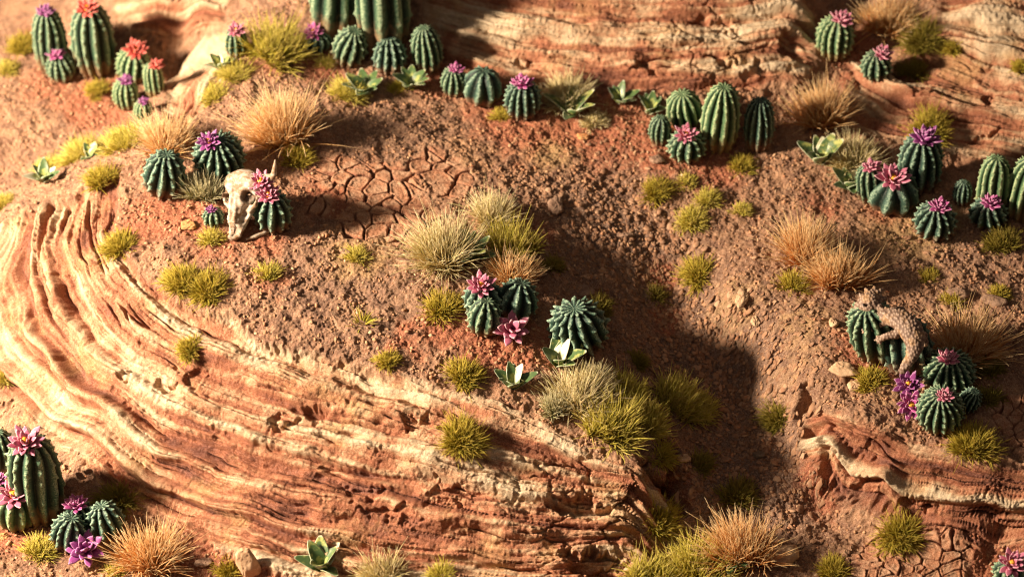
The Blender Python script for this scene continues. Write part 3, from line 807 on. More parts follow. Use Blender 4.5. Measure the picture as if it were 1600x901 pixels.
# ================================================================== loose grit and flakes lying on the soil (nobody could count them)
def scatter_chips(name, n, box, size, flat, mat, label, seed, cond, shingle=False):
    rr = np.random.default_rng(seed)
    x = rr.uniform(box[0], box[1], n*3); y = rr.uniform(box[2], box[3], n*3)
    i = np.clip(np.searchsorted(gx, x), 0, len(gx)-1); j = np.clip(np.searchsorted(gy, y), 0, len(gy)-1)
    k = cond(i, j, x, y, rr); x, y, i, j = [q[k][:n] for q in (x, y, i, j)]; n = len(x)
    z = VZ[j, i]; x = VX[j, i]; y = VY[j, i]
    s = size*rr.uniform(.35, 1, n)**(2.6 if shingle else 1.6)*(2.1 if shingle else 1.5)
    D = np.array([[1,0,-.5],[.4,.9,-.5],[-.6,.8,-.5],[-1,-.1,-.5],[-.4,-.9,-.5],[.6,-.7,-.5]], float)
    A = np.concatenate([D, D*np.array([.8,.8,-1])])
    V = A[None]*(1+rr.uniform(-.35, .35, (n, 12, 3)))
    V = V*np.stack([s, s*rr.uniform(.5, .9, n), s*flat*rr.uniform(.6, 1.4, n)], -1)[:, None]
    a = rr.uniform(0, 6.28, n); ca, sa = np.cos(a)[:, None], np.sin(a)[:, None]
    X = V[..., 0]*ca-V[..., 1]*sa; Y = V[..., 0]*sa+V[..., 1]*ca; Zv = V[..., 2]
    # tilt with the slope plus a random tip
    sx = np.clip(dzx[j, i], -1.2, 1.2)+rr.normal(0, .22 if shingle else .3, n); sy = np.clip(dzy[j, i], -1.2, 1.2)+rr.normal(0, .22 if shingle else .3, n)
    Zv = Zv + X*sx[:, None]+Y*sy[:, None]
    V = np.stack([X+x[:, None], Y+y[:, None], Zv+z[:, None]+(s*flat*.35)[:, None]], -1).reshape(-1, 3)
    o = (np.arange(n)*12)[:, None, None]
    Fq = np.array([[q, (q+1)%6, 6+(q+1)%6, 6+q] for q in range(6)])
    cap = np.array([[6,7,8,9],[6,9,10,11],[3,2,1,0],[5,4,3,0]])
    F = (np.concatenate([Fq, cap])[None]+o).reshape(-1, 4)
    me = mesh_np(name, V, F, mat, dict(rnd=np.repeat(rr.uniform(0, 1, n), 12)), smooth=False)
    ob = obj(name, me)
    tag(ob, label, name.replace('_', ' '), None, 'stuff')
M_grit, nt, b = mat_new('grit', .92, .15); N = NT(nt)
N.put(b.inputs['Base Color'], N.mix(N.rng(N.noise(30), .4, .6, 0, .35), N.ramp(N.attr('rnd'), [(0, (.24,.105,.05)), (.4, (.33,.165,.085)), (.75, (.43,.235,.125)), (.92, (.42,.17,.08)), (1, (.58,.40,.24))]), (.55,.36,.22)))
M_flk, nt, b = mat_new('mud_flakes', .92, .15); N = NT(nt)
N.put(b.inputs['Base Color'], N.mix(N.rng(N.noise(20), .4, .65, 0, .5), N.ramp(N.attr('rnd'), [(0, (.18,.085,.045)), (.5, (.26,.13,.072)), (.85, (.33,.17,.09)), (1, (.42,.25,.15))]), (.36,.23,.15)))
soilm = (rockm < .35) & (mudm < .3) & (mudm2 < .3)
def c_soil(i, j, x, y, rr): return soilm[j, i] & (rr.uniform(0, 1, len(x)) < .15+.85*crm[j, i])
def c_gully(i, j, x, y, rr): return soilm[j, i] & (rr.uniform(0, 1, len(x)) < dusk[j, i]*1.2)
scatter_chips('gravel', 15000, (-9.5, 9.5, -7.4, 6.5), .027, .6, M_grit, 'fine angular grit and crumbs scattered over the soil', 5, c_soil)
scatter_chips('mud_flakes', 10000, (0., 7., -7.4, 3.5), 0.036, .18, M_flk, 'thin overlapping flakes of dried mud lying down the gully', 6, c_gully, True)

# ================================================================== cacti
# (u, top v, bottom v, width, shape, colour, flower, label, ribs, lean)
CACTI = [
 (78,15,118,60,'tall','mid',('dense','purple',40,0),'green barrel cactus with purple flower, tallest-left in the top left cluster',12,(0,0)),
 (145,8,122,76,'tall','mid',('open','coral',48,-2),'tall fat green cactus with red flower cut by the top edge at far left',11,(0,0)),
 (95,80,130,52,'barrel','mid',('dense','magenta',40,-5),'small round cactus with magenta flower in front of the two tall ones at top left',12,(0,0)),
 (208,72,132,60,'barrel','light',('open','coral',48,8),'pale green cactus with large coral flower near the dark rock hollow',13,(0,0)),
 (240,100,152,36,'tall','light',('dense','coral',32,4),'narrow pale green cactus with small coral flower beside the pale rock shoulder',10,(0,.1)),
 (196,122,173,46,'barrel','light',('dense','purple',32,4),'pale green cactus with mauve flower in front of the coral flowered one',12,(0,0)),
 (224,156,190,34,'barrel','light',('dense','purple',24,2),'tiny pale cactus with faint purple flower half lost in dry grass',11,(0,0)),
 (369,45,90,38,'tall','mid',('open','pink',36,2),'small blurred cactus with pink flower left of the tall olive grass',10,(0,0)),
 (496,45,84,48,'barrel','dark',('open','magenta',42,-6),'short cactus with bright pink yellow-eyed flower at the foot of the giant cacti',11,(0,0)),
 (520,-75,60,84,'column','mid',None,'tall ribbed column cactus cut by the top edge, left one of the giant pair',8,(0,-.08)),
 (598,-95,84,96,'column','mid',None,'tallest ribbed column cactus cut by the top edge, right one of the giant pair',9,(0,0)),
 (547,42,106,58,'star','mid',None,'knobbly star shaped cactus in front of the giant pair, left of its twin',11,(.25,-.1)),
 (609,60,117,56,'star','dark',None,'knobbly star shaped cactus in front of the giant pair, with brown base',11,(.3,0)),
 (667,41,116,54,'barrel','mid',None,'flowerless upright green cactus right of the giant pair in deep shade',12,(.1,0)),
 (709,105,152,44,'barrel','mid',('dense','magenta',30,4),'small cactus with magenta flower at the left end of the row under the rock wall',11,(0,0)),
 (754,105,167,68,'wide','dark',None,'smooth domed cactus with wide ribs between two magenta flowered ones',8,(.1,0)),
 (817,125,187,62,'barrel','dark',('dense','magenta',42,-2),'cactus with big magenta flower right of the smooth domed cactus',12,(0,0)),
 (1069,139,205,62,'wide','light',None,'squat bright green cactus behind the pink flowered one at upper centre right',12,(.2,0)),
 (1126,135,238,64,'tall','light',None,'tall bright green flowerless cactus with knobbly ribs at upper centre right',11,(.05,0)),
 (1186,156,236,50,'tall','dark',None,'dark slim cactus in shade at the right end of the upper centre right cluster',12,(0,0)),
 (1031,181,227,38,'barrel','mid',None,'very small green cactus at the left end of the upper centre right cluster',10,(0,0)),
 (1073,203,254,62,'star','mid',('open','pink',44,-2),'spiny low cactus with pink flower in front of the bright green ones',11,(0,0)),
 (1304,26,94,66,'barrel','light',('dense','pink',46,8),'round green cactus with pink flower at the mouth of the upper gully',13,(0,.05)),
 (1369,80,127,52,'star','mid',('dense','pink',40,6),'small knobbly cactus with pink flower standing on the banded slope',11,(0,.1)),
 (1438,212,300,72,'tall','dark',('dense','purple',58,3),'tall dark ribbed cactus with wide purple flower below the banded slope',12,(0,0)),
 (1358,258,318,44,'tall','mid',('dense','pink',36,5),'slim grey green cactus with pink flower partly behind the biggest pink flower',10,(0,-.15)),
 (1396,268,337,86,'wide','dark',('open','pink',62,-4),'broad smooth cactus with the biggest pink yellow-eyed flower',8,(.0,0)),
 (1461,316,374,66,'star','dark',('dense','magenta',42,4),'wavy ribbed dark cactus with magenta flower in front of the right cluster',12,(0,0)),
 (1544,310,358,60,'star','dark',('dense','magenta',42,2),'dark spiky cactus with magenta flower near the right edge',11,(0,0)),
 (1552,247,335,54,'tall','light',None,'bright green flowerless cactus near the right edge behind a magenta flower',10,(0,0)),
 (1600,250,345,58,'tall','light',None,'bright green flowerless cactus cut by the right edge',10,(0,-.05)),
 (1504,282,322,32,'barrel','dark',None,'tiny dark cactus in the shade right of the tall purple flowered one',11,(0,0)),
 (756,440,496,62,'star','dark',('open','pink',50,-4),'dark knobbly cactus with pink flower in the central cluster',9,(0,0)),
 (808,439,500,64,'star','dark',None,'tilted dark green knobbly cactus at the right of the central cluster',9,(.15,.25)),
 (757,469,522,52,'star','mid',None,'small flowerless knobbly cactus at the front left of the central cluster',9,(.2,-.1)),
 (903,471,552,90,'star','dark',None,'large dark green barrel cactus alone in the middle of the scene',13,(.15,.05)),
 (342,209,282,82,'barrel','dark',('open','purple',44,-12),'big round cactus with purple flower behind the animal skull',15,(.1,0)),
 (257,237,308,68,'star','dark',None,'dark spiky barrel cactus left of the purple flowered one near the skull',11,(.15,0)),
 (426,300,362,60,'star','dark',('open','pink',44,-4),'dark spiny cactus with pink flowers tight against the skull',10,(0,0)),
 (333,324,354,34,'star','mid',('dense','purple',20,-2),'tiny green cactus with mauve flower left of the skull muzzle',9,(0,0)),
 (1366,472,562,78,'tall','mid',None,'green cactus with reddish base carrying the front half of the lizard',12,(-.1,-.3)),
 (1416,500,580,78,'tall','dark',None,'dark shaded cactus carrying the tail of the lizard',11,(0,.45)),
 (1482,549,612,80,'barrel','mid',('dense','pink',40,-4),'round green cactus with pink flower right of the purple blossoms',16,(0,0)),
 (1469,608,675,70,'barrel','mid',('dense','pink',34,2),'round green white-dotted cactus with pink flower at the front of its cluster',16,(.1,0)),
 (1515,606,644,34,'star','dark',None,'tiny green cactus tucked right of the two pink flowered round ones',12,(.3,0)),
 (55,684,815,84,'tall','mid',('open','pink',62,-4),'tall glossy green cactus with pink flower at lower left',11,(0,0)),
 (24,765,828,64,'wide','light',('open','pink',60,2),'low green cactus with wide open pink yellow-centred flower at lower left',9,(0,0)),
 (124,783,828,48,'star','dark',('dense','magenta',44,-2),'dark spidery cactus with round magenta flower at lower left',9,(0,0)),
 (107,803,858,54,'star','dark',None,'blue green knobbly cactus at lower left in front of the magenta flowered one',10,(.25,0)),
 (165,786,842,58,'star','dark',None,'blue green knobbly cactus at lower left beside the dry orange grass',10,(.2,.15)),
 (2,672,742,50,'barrel','mid',None,'green cactus cut by the left edge behind the tall glossy one',11,(0,0)),
 (-4,745,800,44,'barrel','mid',('dense','magenta',34,4),'cactus cut by the left edge with a sliver of magenta flower',11,(0,0)),
 (1580,872,918,56,'star','mid',('open','pink',50,-2),'spiny cactus with pink flower cut by the bottom right corner',9,(0,0)),
]
for k, (u, vt, vb, wd, st, col, fl, lb, nr, lean) in enumerate(CACTI):
    make_cactus(u, vt, vb, wd, st, col, fl, lb, k+1, nr, lean)
e = [o for o in bpy.data.objects if o.get('label', '').startswith('dark spiny cactus with pink flowers')][0]
f2 = make_flower(e, 'open', 'pink', .40, (-.15, .12, .80), (.1, -.4, 1), 777)

# blossoms growing straight from the soil
for u, v, kind, colr, d, rot, lb, sd in [
  (800,520,'star','pink',58,(.5,.1,0),'dusky pink fat petalled blossom sitting on red soil below the central cacti',901),
  (135,862,'star','purple',62,(.5,0,0),'deep purple fat petalled blossom on the ground at lower left',902),
  (1419,606,'open','purple',48,(.5,-.2,0),'purple orange-eyed blossom directly below the lizard cactus, upper of two',903),
  (1422,636,'open','magenta',50,(.8,-.1,0),'magenta orange-eyed blossom left of the dotted cactus, lower of two',904)]:
    p = ground_pt(u, v+8)
    f_ = make_flower(None, kind, colr, d/108., (p.x, p.y, p.z+.16), rot, sd, top=True)
    tag(f_, lb, 'flower', 'blossoms growing from the soil')

# ================================================================== grass
TUFTS = [
 # u, v(base), radius, height, kind, label
 (188,385,32,30,'moss','olive tuft on the pale rock edge at left, standing alone'),
 (284,440,33,30,'moss','left half of the paired olive tufts below the skull'),
 (327,452,35,30,'moss','right half of the paired olive tufts below the skull'),
 (296,545,23,20,'moss','small olive tuft on the red band of the left rock'),
 (420,428,23,20,'mosslime','small yellowish tuft below and right of the skull'),
 (558,402,23,20,'mosslime','small yellowish tuft just below the cracked mud'),
 (566,504,26,22,'sparse','thin sparse spiky tuft on the gravelly plateau'),
 (606,564,21,18,'moss','small dark olive tuft at the lip above the long rock slope'),
 (692,482,33,26,'moss','spreading olive tuft left of the central cacti'),
 (725,586,31,28,'moss','round olive tuft left of the rosette with a painted-highlight leaf'),
 (722,686,39,34,'moss','dense round moss tuft alone on the long layered slope'),
 (1090,428,32,30,'moss','dark olive tuft hanging at the rim of the gully'),
 (1025,462,22,18,'dimmed','faint dull tuft on the red patch in the gully'),
 (1027,300,29,24,'moss','olive tuft below the pink flowered cactus at upper centre right'),
 (1073,285,19,16,'mosslime','small pale tuft between two olive ones above the gully'),
 (1082,345,30,28,'mosslime','bright yellow green tuft on the slope above the gully'),
 (1106,312,22,20,'mosslime','yellow green tuft touching the bright one from behind'),
 (1160,329,19,16,'mosslime','small sparse tuft on brown soil right of the bright ones'),
 (1160,258,25,20,'moss','olive tuft in front of the dark slim cactus'),
 (465,248,32,26,'moss','olive tuft in front of the golden grass'),
 (510,102,20,20,'mosslime','blurred yellow tuft under the yellow-eyed pink flower'),
 (543,147,34,28,'mosslime','blurred yellow green tuft left of the dark leaved rosette'),
 (622,140,20,14,'moss','low tuft between the two dark leaved rosettes'),
 (1452,205,38,32,'moss','dark olive tuft behind the tall purple flowered cactus'),
 (1239,446,29,26,'moss','olive tuft at the left foot of the orange grass'),
 (1450,434,21,18,'moss','small olive tuft alone on brown soil above the lizard'),
 (1490,470,21,18,'moss','small olive tuft behind the straw grass beside the lizard'),
 (1562,459,20,18,'moss','small olive tuft beside a stone near the right edge'),
 (1568,380,34,22,'dimmed','dark spreading tuft below the magenta flower near the right edge'),
 (1362,596,27,22,'moss','olive tuft below the lizard cactus'),
 (1520,697,40,30,'moss','wide olive tuft below the dotted cactus'),
 (1408,838,40,32,'moss','olive tuft at the foot of the lower right rock bank'),
 (1302,890,26,22,'moss','dark tuft beside the pale oval stone'),
 (1213,655,34,48,'dimmed','tall shaded tuft in the gully against the right bank'),
 (1152,775,32,26,'dimmed','shaded tuft in the gully behind the dark orange grass'),
 (1035,712,26,26,'moss','olive tuft on the dark end of the long slope'),
 (1035,818,40,40,'moss','tall rounded tuft below the dark hole at the slope end'),
 (180,782,36,28,'dimmed','shaded tuft behind the blue green cacti at lower left'),
 (62,862,30,26,'mosslime','spiky yellow green tuft in front of the low cactus at lower left'),
 (355,890,24,22,'moss','olive tuft beside the tan slab on the bottom edge'),
 (180,892,20,16,'mosslime','small tuft right of the deep purple blossom'),
 (331,372,22,16,'mosslime','low yellow tuft under the skull muzzle'),
 (938,478,24,16,'dimmed','dim tuft behind the large lone barrel cactus'),
 (995,563,22,16,'dimmed','dim tuft right of the large lone barrel cactus'),
 (865,415,20,16,'dimmed','dim tuft right of the central orange grass'),
 (784,180,18,16,'moss','small tuft at the left foot of the big magenta flower'),
 (12,108,22,20,'mosslime','blurred yellow tuft low on the far left edge'),
 (34,72,28,30,'moss','blurred olive tuft left of the tall far cacti'),
 (152,142,24,20,'moss','blurred olive tuft between the two far left cactus groups'),
 (5,318,24,20,'mosslime','yellow tuft cut by the left edge behind the rock nose'),
 (2,592,18,18,'mosslime','tiny yellow tuft cut by the left edge below the rock'),
 (158,280,30,30,'moss','olive tuft at the top of the rock nose'),
 (1545,622,24,18,'dimmed','dim tuft right of the tiny cactus at right'),
 (1546,578,28,20,'dimmed','dim flat tuft under the straw grass at right'),
 (1486,74,20,18,'moss','small tuft against the top right rock'),
 (1440,62,42,32,'dimmed','shaded olive tuft behind the top right grass'),
 (1424,110,28,18,'dimmed','shaded low tuft right of the small knobbly cactus'),
 (1597,102,18,20,'moss','tuft cut by the right edge on the banded slope'),
 (1096,725,26,22,'dimmed','dim tuft on the shaded gully wall'),
 (366,118,30,24,'mosslime','blurred yellow tuft on the rock shoulder, upper of two'),
 (338,150,28,22,'mosslime','blurred yellow tuft on the rock shoulder, lower of two'),
 (200,228,46,36,'mosslime','blurred wide yellow green clump behind the rock nose, right one'),
 (130,245,42,34,'mosslime','blurred wide yellow green clump behind the rock nose, middle one'),
 (78,262,28,22,'mosslime','blurred small yellow green clump behind the rock nose, left one'),
 (690,900,24,20,'mosslime','small yellow tuft on the bottom edge left of centre'),
 (428,85,56,75,'limestar','tall blurred olive grass at the top edge left of the giant cacti'),
 (445,218,62,78,'gold','big golden straw clump on the plateau at upper left'),
 (262,232,52,52,'gold','blurred pale golden clump behind the spiky dark cactus'),
 (694,408,54,78,'pale','big pale beige grass clump at the centre'),
 (768,345,36,50,'pale','pale beige grass behind the yellow green clump at the centre'),
 (797,395,52,60,'limestar','yellow green spiky clump at the centre between beige and orange grass'),
 (800,438,40,44,'straw','orange straw clump above the central cacti'),
 (1256,404,36,66,'straw','upright orange straw clump at right, taller half'),
 (1308,440,56,56,'straw','spreading orange straw clump at right, lower half'),
 (1508,555,62,66,'straw','straw clump beside the lizard cactus'),
 (1286,190,54,62,'straw','blurred brown straw clump in the upper gully'),
 (1330,255,58,48,'pale','loose pale grass behind the cream tipped rosette'),
 (238,882,50,68,'straw','big orange straw clump at the lower left'),
 (1160,872,58,68,'straw','dark orange straw clump at the bottom of the gully'),
 (1388,45,50,50,'straw','blurred brown grass at the top edge above the gully'),
 (885,158,52,46,'pale','brown dry grass behind the rosette under the rock wall'),
 (930,190,30,20,'pale','flattened dry grass right of the rosette under the rock wall'),
 (318,305,42,38,'grey','loose grey green grass left of the skull'),
 (598,905,52,42,'pale','pale spiky grass on the bottom edge beside the rosette'),
 (905,630,62,52,'pale','pale beige grass below the large lone barrel cactus'),
 (958,670,52,56,'limestar','yellow green spiky clump at the lip of the long slope'),
 (1055,630,52,50,'limestar','yellow green spiky clump at the edge of the gully'),
 (980,612,36,34,'limestar','yellow green spiky clump between the other two near the gully'),
 (1012,660,40,34,'limestar','yellow green spiky clump filling the gap at the dark end of the lip'),
 (925,598,34,34,'pale','short pale grass touching the foot of the large lone barrel cactus'),
 (1092,640,34,34,'limestar','thin yellow green spikes trailing into the gully'),
 (868,640,30,30,'grey','grey green grass fringe left of the pale grass at the lip'),
 (1092,893,60,54,'limestar','yellow green spiky clump at the bottom right of the long slope'),
 (1018,905,46,38,'limestar','yellow green spiky clump on the bottom edge, left of its neighbour'),
]
for k, (u, v, r, h, kind, lb) in enumerate(TUFTS):
    make_tuft(u, v, r, h, kind, lb, 100+k)

# ================================================================== rosettes
SUCC = [
 (572,148,78,'blurred dark leaved rosette left of its twin, in front of the star cacti',[100,150,60,20,200,250,320],()),
 (643,138,70,'blurred dark leaved rosette right of its twin, in front of the star cacti',[85,130,35,5,180],()),
 (893,182,92,'rosette with one painted-highlight leaf under the rock wall',[100,50,165,20,250,80,330],(1,)),
 (968,162,62,'small yellow green rosette between two others under the rock wall',[60,110,20,150,330],()),
 (1016,178,60,'small two leaved rosette left of the upper right cactus cluster',[80,150,110],()),
 (1282,255,88,'grey green cream tipped rosette in front of the loose pale grass',[110,60,150,20,200,250,85],(6,)),
 (1328,296,74,'yellow green rosette with a painted-highlight leaf left of the biggest pink flower',[100,55,150,330,270,200],(1,)),
 (737,405,88,'broad leaved rosette above the central cacti',[80,35,165,215,120],()),
 (802,606,68,'small grey green rosette with a painted-highlight leaf at the lip of the long slope',[85,110,50,20,215,150,300],(2,)),
 (872,572,84,'rosette with one painted-highlight leaf in front of the large lone barrel cactus',[100,45,155],(1,)),
 (504,890,82,'neat rosette with painted-highlight leaf standing on the bottom edge',[90,125,55,20,170,240,300],(2,)),
 (70,285,64,'blurred rosette with painted-highlight leaf behind the rock nose',[90,40,150,200,10],(1,3)),
 (140,248,50,'blurred painted-highlight leaf rosette in the yellow green clump',[70,120,20],(0,)),
 (345,108,48,'blurred rosette with painted-highlight leaf on the rock shoulder',[80,140,200,30],(0,2)),
 (1140,890,60,'dark shaded rosette at the foot of the dark orange grass',[80,130,30,170,350],()),
]
for k, (u, v, d, lb, spec, pale) in enumerate(SUCC):
    make_succulent(u, v, d, lb, 300+k*20, spec, pale)

# ================================================================== stones
STONES = [
 (388,893,38,20,74,12,-8,'tan','tall tan slab leaning on the bottom edge beside an olive tuft'),
 (1224,876,50,40,30,20,12,'tan','pale oval stone beside the dark tuft near the bottom edge'),
 (28,682,56,26,20,25,12,'slate','flat grey slate piece near the left edge'),
 (293,353,30,22,8,0,8,'orange','flat orange stone left of the skull'),
 (1318,580,48,26,18,-15,8,'tan','flat tan slab at the left of the lizard cactus'),
 (1336,605,26,18,12,30,10,'tan','small tan chip below the flat tan slab'),
 (1302,508,16,30,14,10,-20,'tan','small upright stone left of the lizard cactus'),
 (1497,462,34,24,18,10,5,'brown','brown block behind the straw grass beside the lizard'),
 (1550,472,44,22,16,-10,0,'brown','brown flat block near the right edge below a small tuft'),
 (870,325,26,46,14,5,5,'brown','long brown stone half buried behind the gully'),
 (1025,252,28,22,12,0,0,'brown','dark red stone under the pink flowered spiny cactus'),
 (975,370,34,16,10,0,0,'brown','thin flat flake at the head of the gully'),
 (1185,712,18,14,10,0,0,'slate','small dark pebble on the shaded gully floor'),
 (912,456,36,30,8,20,0,'brown','thin brown plate lying behind the large lone barrel cactus'),
 (4,840,18,16,12,0,0,'orange','orange pebble cut by the left edge'),
 (235,830,0,0,0,0,0,'tan',''),
 (840,430,26,16,10,0,0,'brown','brown chip beside the central orange grass'),
 (318,880,30,16,8,15,0,'brown','flat brown stone on red soil at lower left'),
 (1180,505,16,22,12,20,10,'tan','small tan stone on the rim of the gully'),
 (910,215,26,14,8,0,0,'orange','flat orange chip under the cream leafed rosette'),
 (1160,470,20,34,12,-30,10,'tan','angular tan stone on the slope right of the gully rim tuft'),
 (540,395,24,14,8,0,0,'brown','flat brown chip beside the yellowish tuft below the cracked mud'),
 (845,590,26,12,8,0,0,'brown','thin chip left of the pale grass at the lip'),
 (1070,718,22,14,10,0,0,'tan','pale chip on the dark end of the long slope'),
 (700,590,30,14,10,-10,0,'brown','flat dark stone left of the round olive tuft'),
]
for k, s_k in enumerate(STONES):
    if s_k[2]: make_stone(*s_k, seed=500+k)

# ================================================================== skull and lizard: one continuous surface each
def ball_union(name, balls, voxel):
    """balls: (x,y,z,rx,ry,rz) ellipsoids, or chains; voxel-remeshed into one skin"""
    V, F, off = [], [], 0
    th, ph = np.meshgrid(np.linspace(0, 2*np.pi, 20, endpoint=False), np.linspace(-np.pi/2+.01, np.pi/2-.01, 13))
    D = np.stack([np.cos(ph)*np.cos(th), np.cos(ph)*np.sin(th), np.sin(ph)], -1).reshape(-1, 3)
    i = np.arange(13*20).reshape(13, 20); j = np.roll(i, -1, axis=1)
    Fq = np.stack([i[:-1], j[:-1], j[1:], i[1:]], -1).reshape(-1, 4)
    cap0 = i[0][::-1]; cap1 = i[-1]
    V = []; polys = []
    for b_ in balls:
        V.append(D*np.array(b_[3:6])+np.array(b_[:3]))
        polys += [tuple(q+off) for q in Fq] + [tuple(cap0+off), tuple(cap1+off)]
        off += len(D)
    me = bpy.data.meshes.new(name+'_draft'); me.from_pydata([tuple(v) for v in np.concatenate(V)], [], [tuple(int(a) for a in p) for p in polys]); me.update()
    ob = bpy.data.objects.new(name+'_draft', me); COL.objects.link(ob)
    md = ob.modifiers.new('r', 'REMESH'); md.mode = 'VOXEL'; md.voxel_size = voxel; md.use_smooth_shade = True
    sm = ob.modifiers.new('s', 'SMOOTH'); sm.factor = .5; sm.iterations = 3
    dg = bpy.context.evaluated_depsgraph_get(); dg.update()
    out = bpy.data.meshes.new_from_object(ob.evaluated_get(dg)); out.name = name
    bpy.data.objects.remove(ob); bpy.data.meshes.remove(me)
    out.materials.clear()
    return out
def chain(pts_, n=8):
    """ellipsoids strung along points (x,y,z,r[,flat])"""
    out = []
    for a, c in zip(pts_[:-1], pts_[1:]):
        for k in range(n):
            t = k/n; q = [a[i]*(1-t)+c[i]*t for i in range(len(a))]
            r = q[3]; out.append((q[0], q[1], q[2], r, r, r))
    q = pts_[-1]; out.append((q[0], q[1], q[2], q[3], q[3], q[3]))
    return out
def get_co(me):
    a = np.empty(len(me.vertices)*3, np.float32); me.vertices.foreach_get('co', a); return a.reshape(-1, 3)
def get_no(me):
    a = np.empty(len(me.vertices)*3, np.float32); me.vertices.foreach_get('normal', a); return a.reshape(-1, 3)
def set_attr(me, k, v):
    at = me.attributes.new(k, 'FLOAT', 'POINT'); at.data.foreach_set('value', np.asarray(v, np.float32))

# --- skull: local +y = towards the cranium, -y = muzzle, +z = up out of the forehead, x = sideways
balls = []
for t in np.linspace(0, 1, 26):                       # t 0 muzzle .. 1 brow
    y = -.60+.85*t
    wd_ = .095+.02*math.sin(t*3)+.15*ss(.40, 1., t)
    hz = .085+.10*ss(.1, .9, t)
    balls.append((0, y, -.02*t, wd_, .07, hz))
balls += [(0, .36, -.02, .33, .27, .24), (0, .40, -.18, .22, .20, .22), (0, .22, -.16, .18, .2, .16), (.10, .22, .03, .19, .16, .15), (-.10, .22, .03, .19, .16, .15), (0, .48, -.04, .20, .12, .16)]
for sx in (-1, 1):
    balls += chain([(sx*.24, .20, .05, .055), (sx*.30, .12, .02, .05), (sx*.27, .0, -.02, .045), (sx*.17, -.10, -.03, .045)], 5)     # orbit rim and cheek
    balls += chain([(sx*.07, -.56, -.03, .045), (sx*.10, -.30, -.07, .05), (sx*.17, -.06, -.09, .05)], 5)   # jaw edge
    balls += chain([(sx*.045, -.55, .055, .035), (sx*.05, -.2, .10, .035), (sx*.045, .05, .135, .035)], 6)     # nasal bones
    
sk = ball_union('skull_bone', balls, .013)
co = get_co(sk); no = get_no(sk)
def dent(cx_, cy_, cz_, rx, ry, rz, amt):
    d = ((co[:,0]-cx_)/rx)**2+((co[:,1]-cy_)/ry)**2+((co[:,2]-cz_)/rz)**2
    return amt*np.exp(-d**1.6)
dn = np.zeros(len(co))
for sx in (-1, 1):
    dn += dent(sx*.22, .12, .08, .095, .10, .12, .17)       # eye socket
    dn += dent(sx*.055, -.50, .07, .05, .10, .12, .12)       # nostril
    dn += dent(sx*.16, -.22, .02, .05, .20, .06, .035)        # hollow cheek
dn += dent(0, .25, .20, .035, .28, .1, .03) + dent(0, -.2, .14, .016, .3, .08, .025)
co2 = co - no*dn[:, None] + no*(.013*pn(co[:,0]*14, co[:,1]*9+co[:,2]*8, 3))[:, None]
sk.vertices.foreach_set('co', co2.astype(np.float32).ravel())
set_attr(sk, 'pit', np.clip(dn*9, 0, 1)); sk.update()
sk.polygons.foreach_set('use_smooth', np.ones(len(sk.polygons), bool))
M_bone, nt, b = mat_new('weathered_bone', .55, .3); N = NT(nt)
c = N.mix(N.rng(N.noise(5, 5, .7, None, 1.2), .38, .60), (.44,.37,.29), (.25,.145,.08))
c = N.mix(N.rng(N.noise(14, 4, .6), .5, .68, 0, .6), c, (.56,.49,.40))
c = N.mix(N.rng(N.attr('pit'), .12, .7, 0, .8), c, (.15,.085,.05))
N.put(b.inputs['Base Color'], c); N.bump(N.noise(30), .3, .01, b)
sk.materials.append(M_bone)
p = ground_pt(377, 350)
SK = empty('animal_skull', (p.x, p.y+.02, p.z))
so = obj('skull_bone', sk, SK, (0, 0, .40)); so.scale = (1.16, .88, 1.08)
so.rotation_euler = (Matrix.Rotation(math.radians(-15), 4, 'Z') @ Matrix.Rotation(math.radians(40), 4, 'X') @ Matrix.Rotation(math.radians(-30), 4, 'Y')).to_euler()
Rm = so.rotation_euler.to_matrix()
for sx, k in ((1, 1),):
    ch = chain([(.26, .43, .03, .06), (.40, .44, .0, .058), (.54, .46, -.04, .055), (.63, .50, .02, .048), (.68, .60, .08, .036), (.69, .70, .11, .016)], 10)
    hm = ball_union('horn', ch, .010); hm.materials.append(M_bone); set_attr(hm, 'pit', np.zeros(len(hm.vertices)))
    ho = obj('horn', hm, SK, (0, 0, .40)); ho.rotation_euler = so.rotation_euler
tag(SK, 'bleached horned animal skull lying on the soil against a spiny cactus', 'skull')
p = ground_pt(400, 372)
hm = ball_union('bone_fragment', chain([(-.14, -.05, .0, .02), (0, 0, .02, .035), (.13, .07, .03, .03), (.2, .12, .02, .02)], 8), .010)
hm.materials.append(M_bone); set_attr(hm, 'pit', np.zeros(len(hm.vertices)))
tag(obj('bone_fragment', hm, None, (p.x, p.y, p.z+.02)), 'thin pale bone splinter on the ground right of the skull muzzle', 'bone')

# --- lizard on the two leaning cacti
def LP(u, v, z): q = W(u, v, z); return np.array([q.x, q.y, q.z])
bz = bil(CZ, *[LP(1390, 540, 1.1)[i] for i in (0, 1)])
hz = 1.0
spine = [(1368,480,.92,.085), (1379,490,.94,.105), (1392,494,.98,.13), (1408,500,1.0,.155), (1421,512,.98,.165), (1428,527,.92,.145), (1430,541,.84,.11), (1425,556,.74,.085), (1416,570,.62,.065), (1409,580,.52,.052)]
def LZ(q): a = LP(q[0], q[1], bz+q[2]*hz); return (a[0], a[1], a[2], q[3]*1.15)
balls = []
sp_ = [LZ(q) for q in spine]
for a, c in zip(sp_[:-1], sp_[1:]):
    for k in range(6):
        t = k/6; q = [a[i]*(1-t)+c[i]*t for i in range(4)]; balls.append((q[0], q[1], q[2], q[3], q[3], q[3]*.8))
balls.append((*sp_[-1][:3], .045, .045, .045))
head = LZ((1359,475,.98,.15)); snout = LZ((1346,480,.90,.10))
balls += chain([head, snout, LZ((1340,485,.85,.06))], 5)
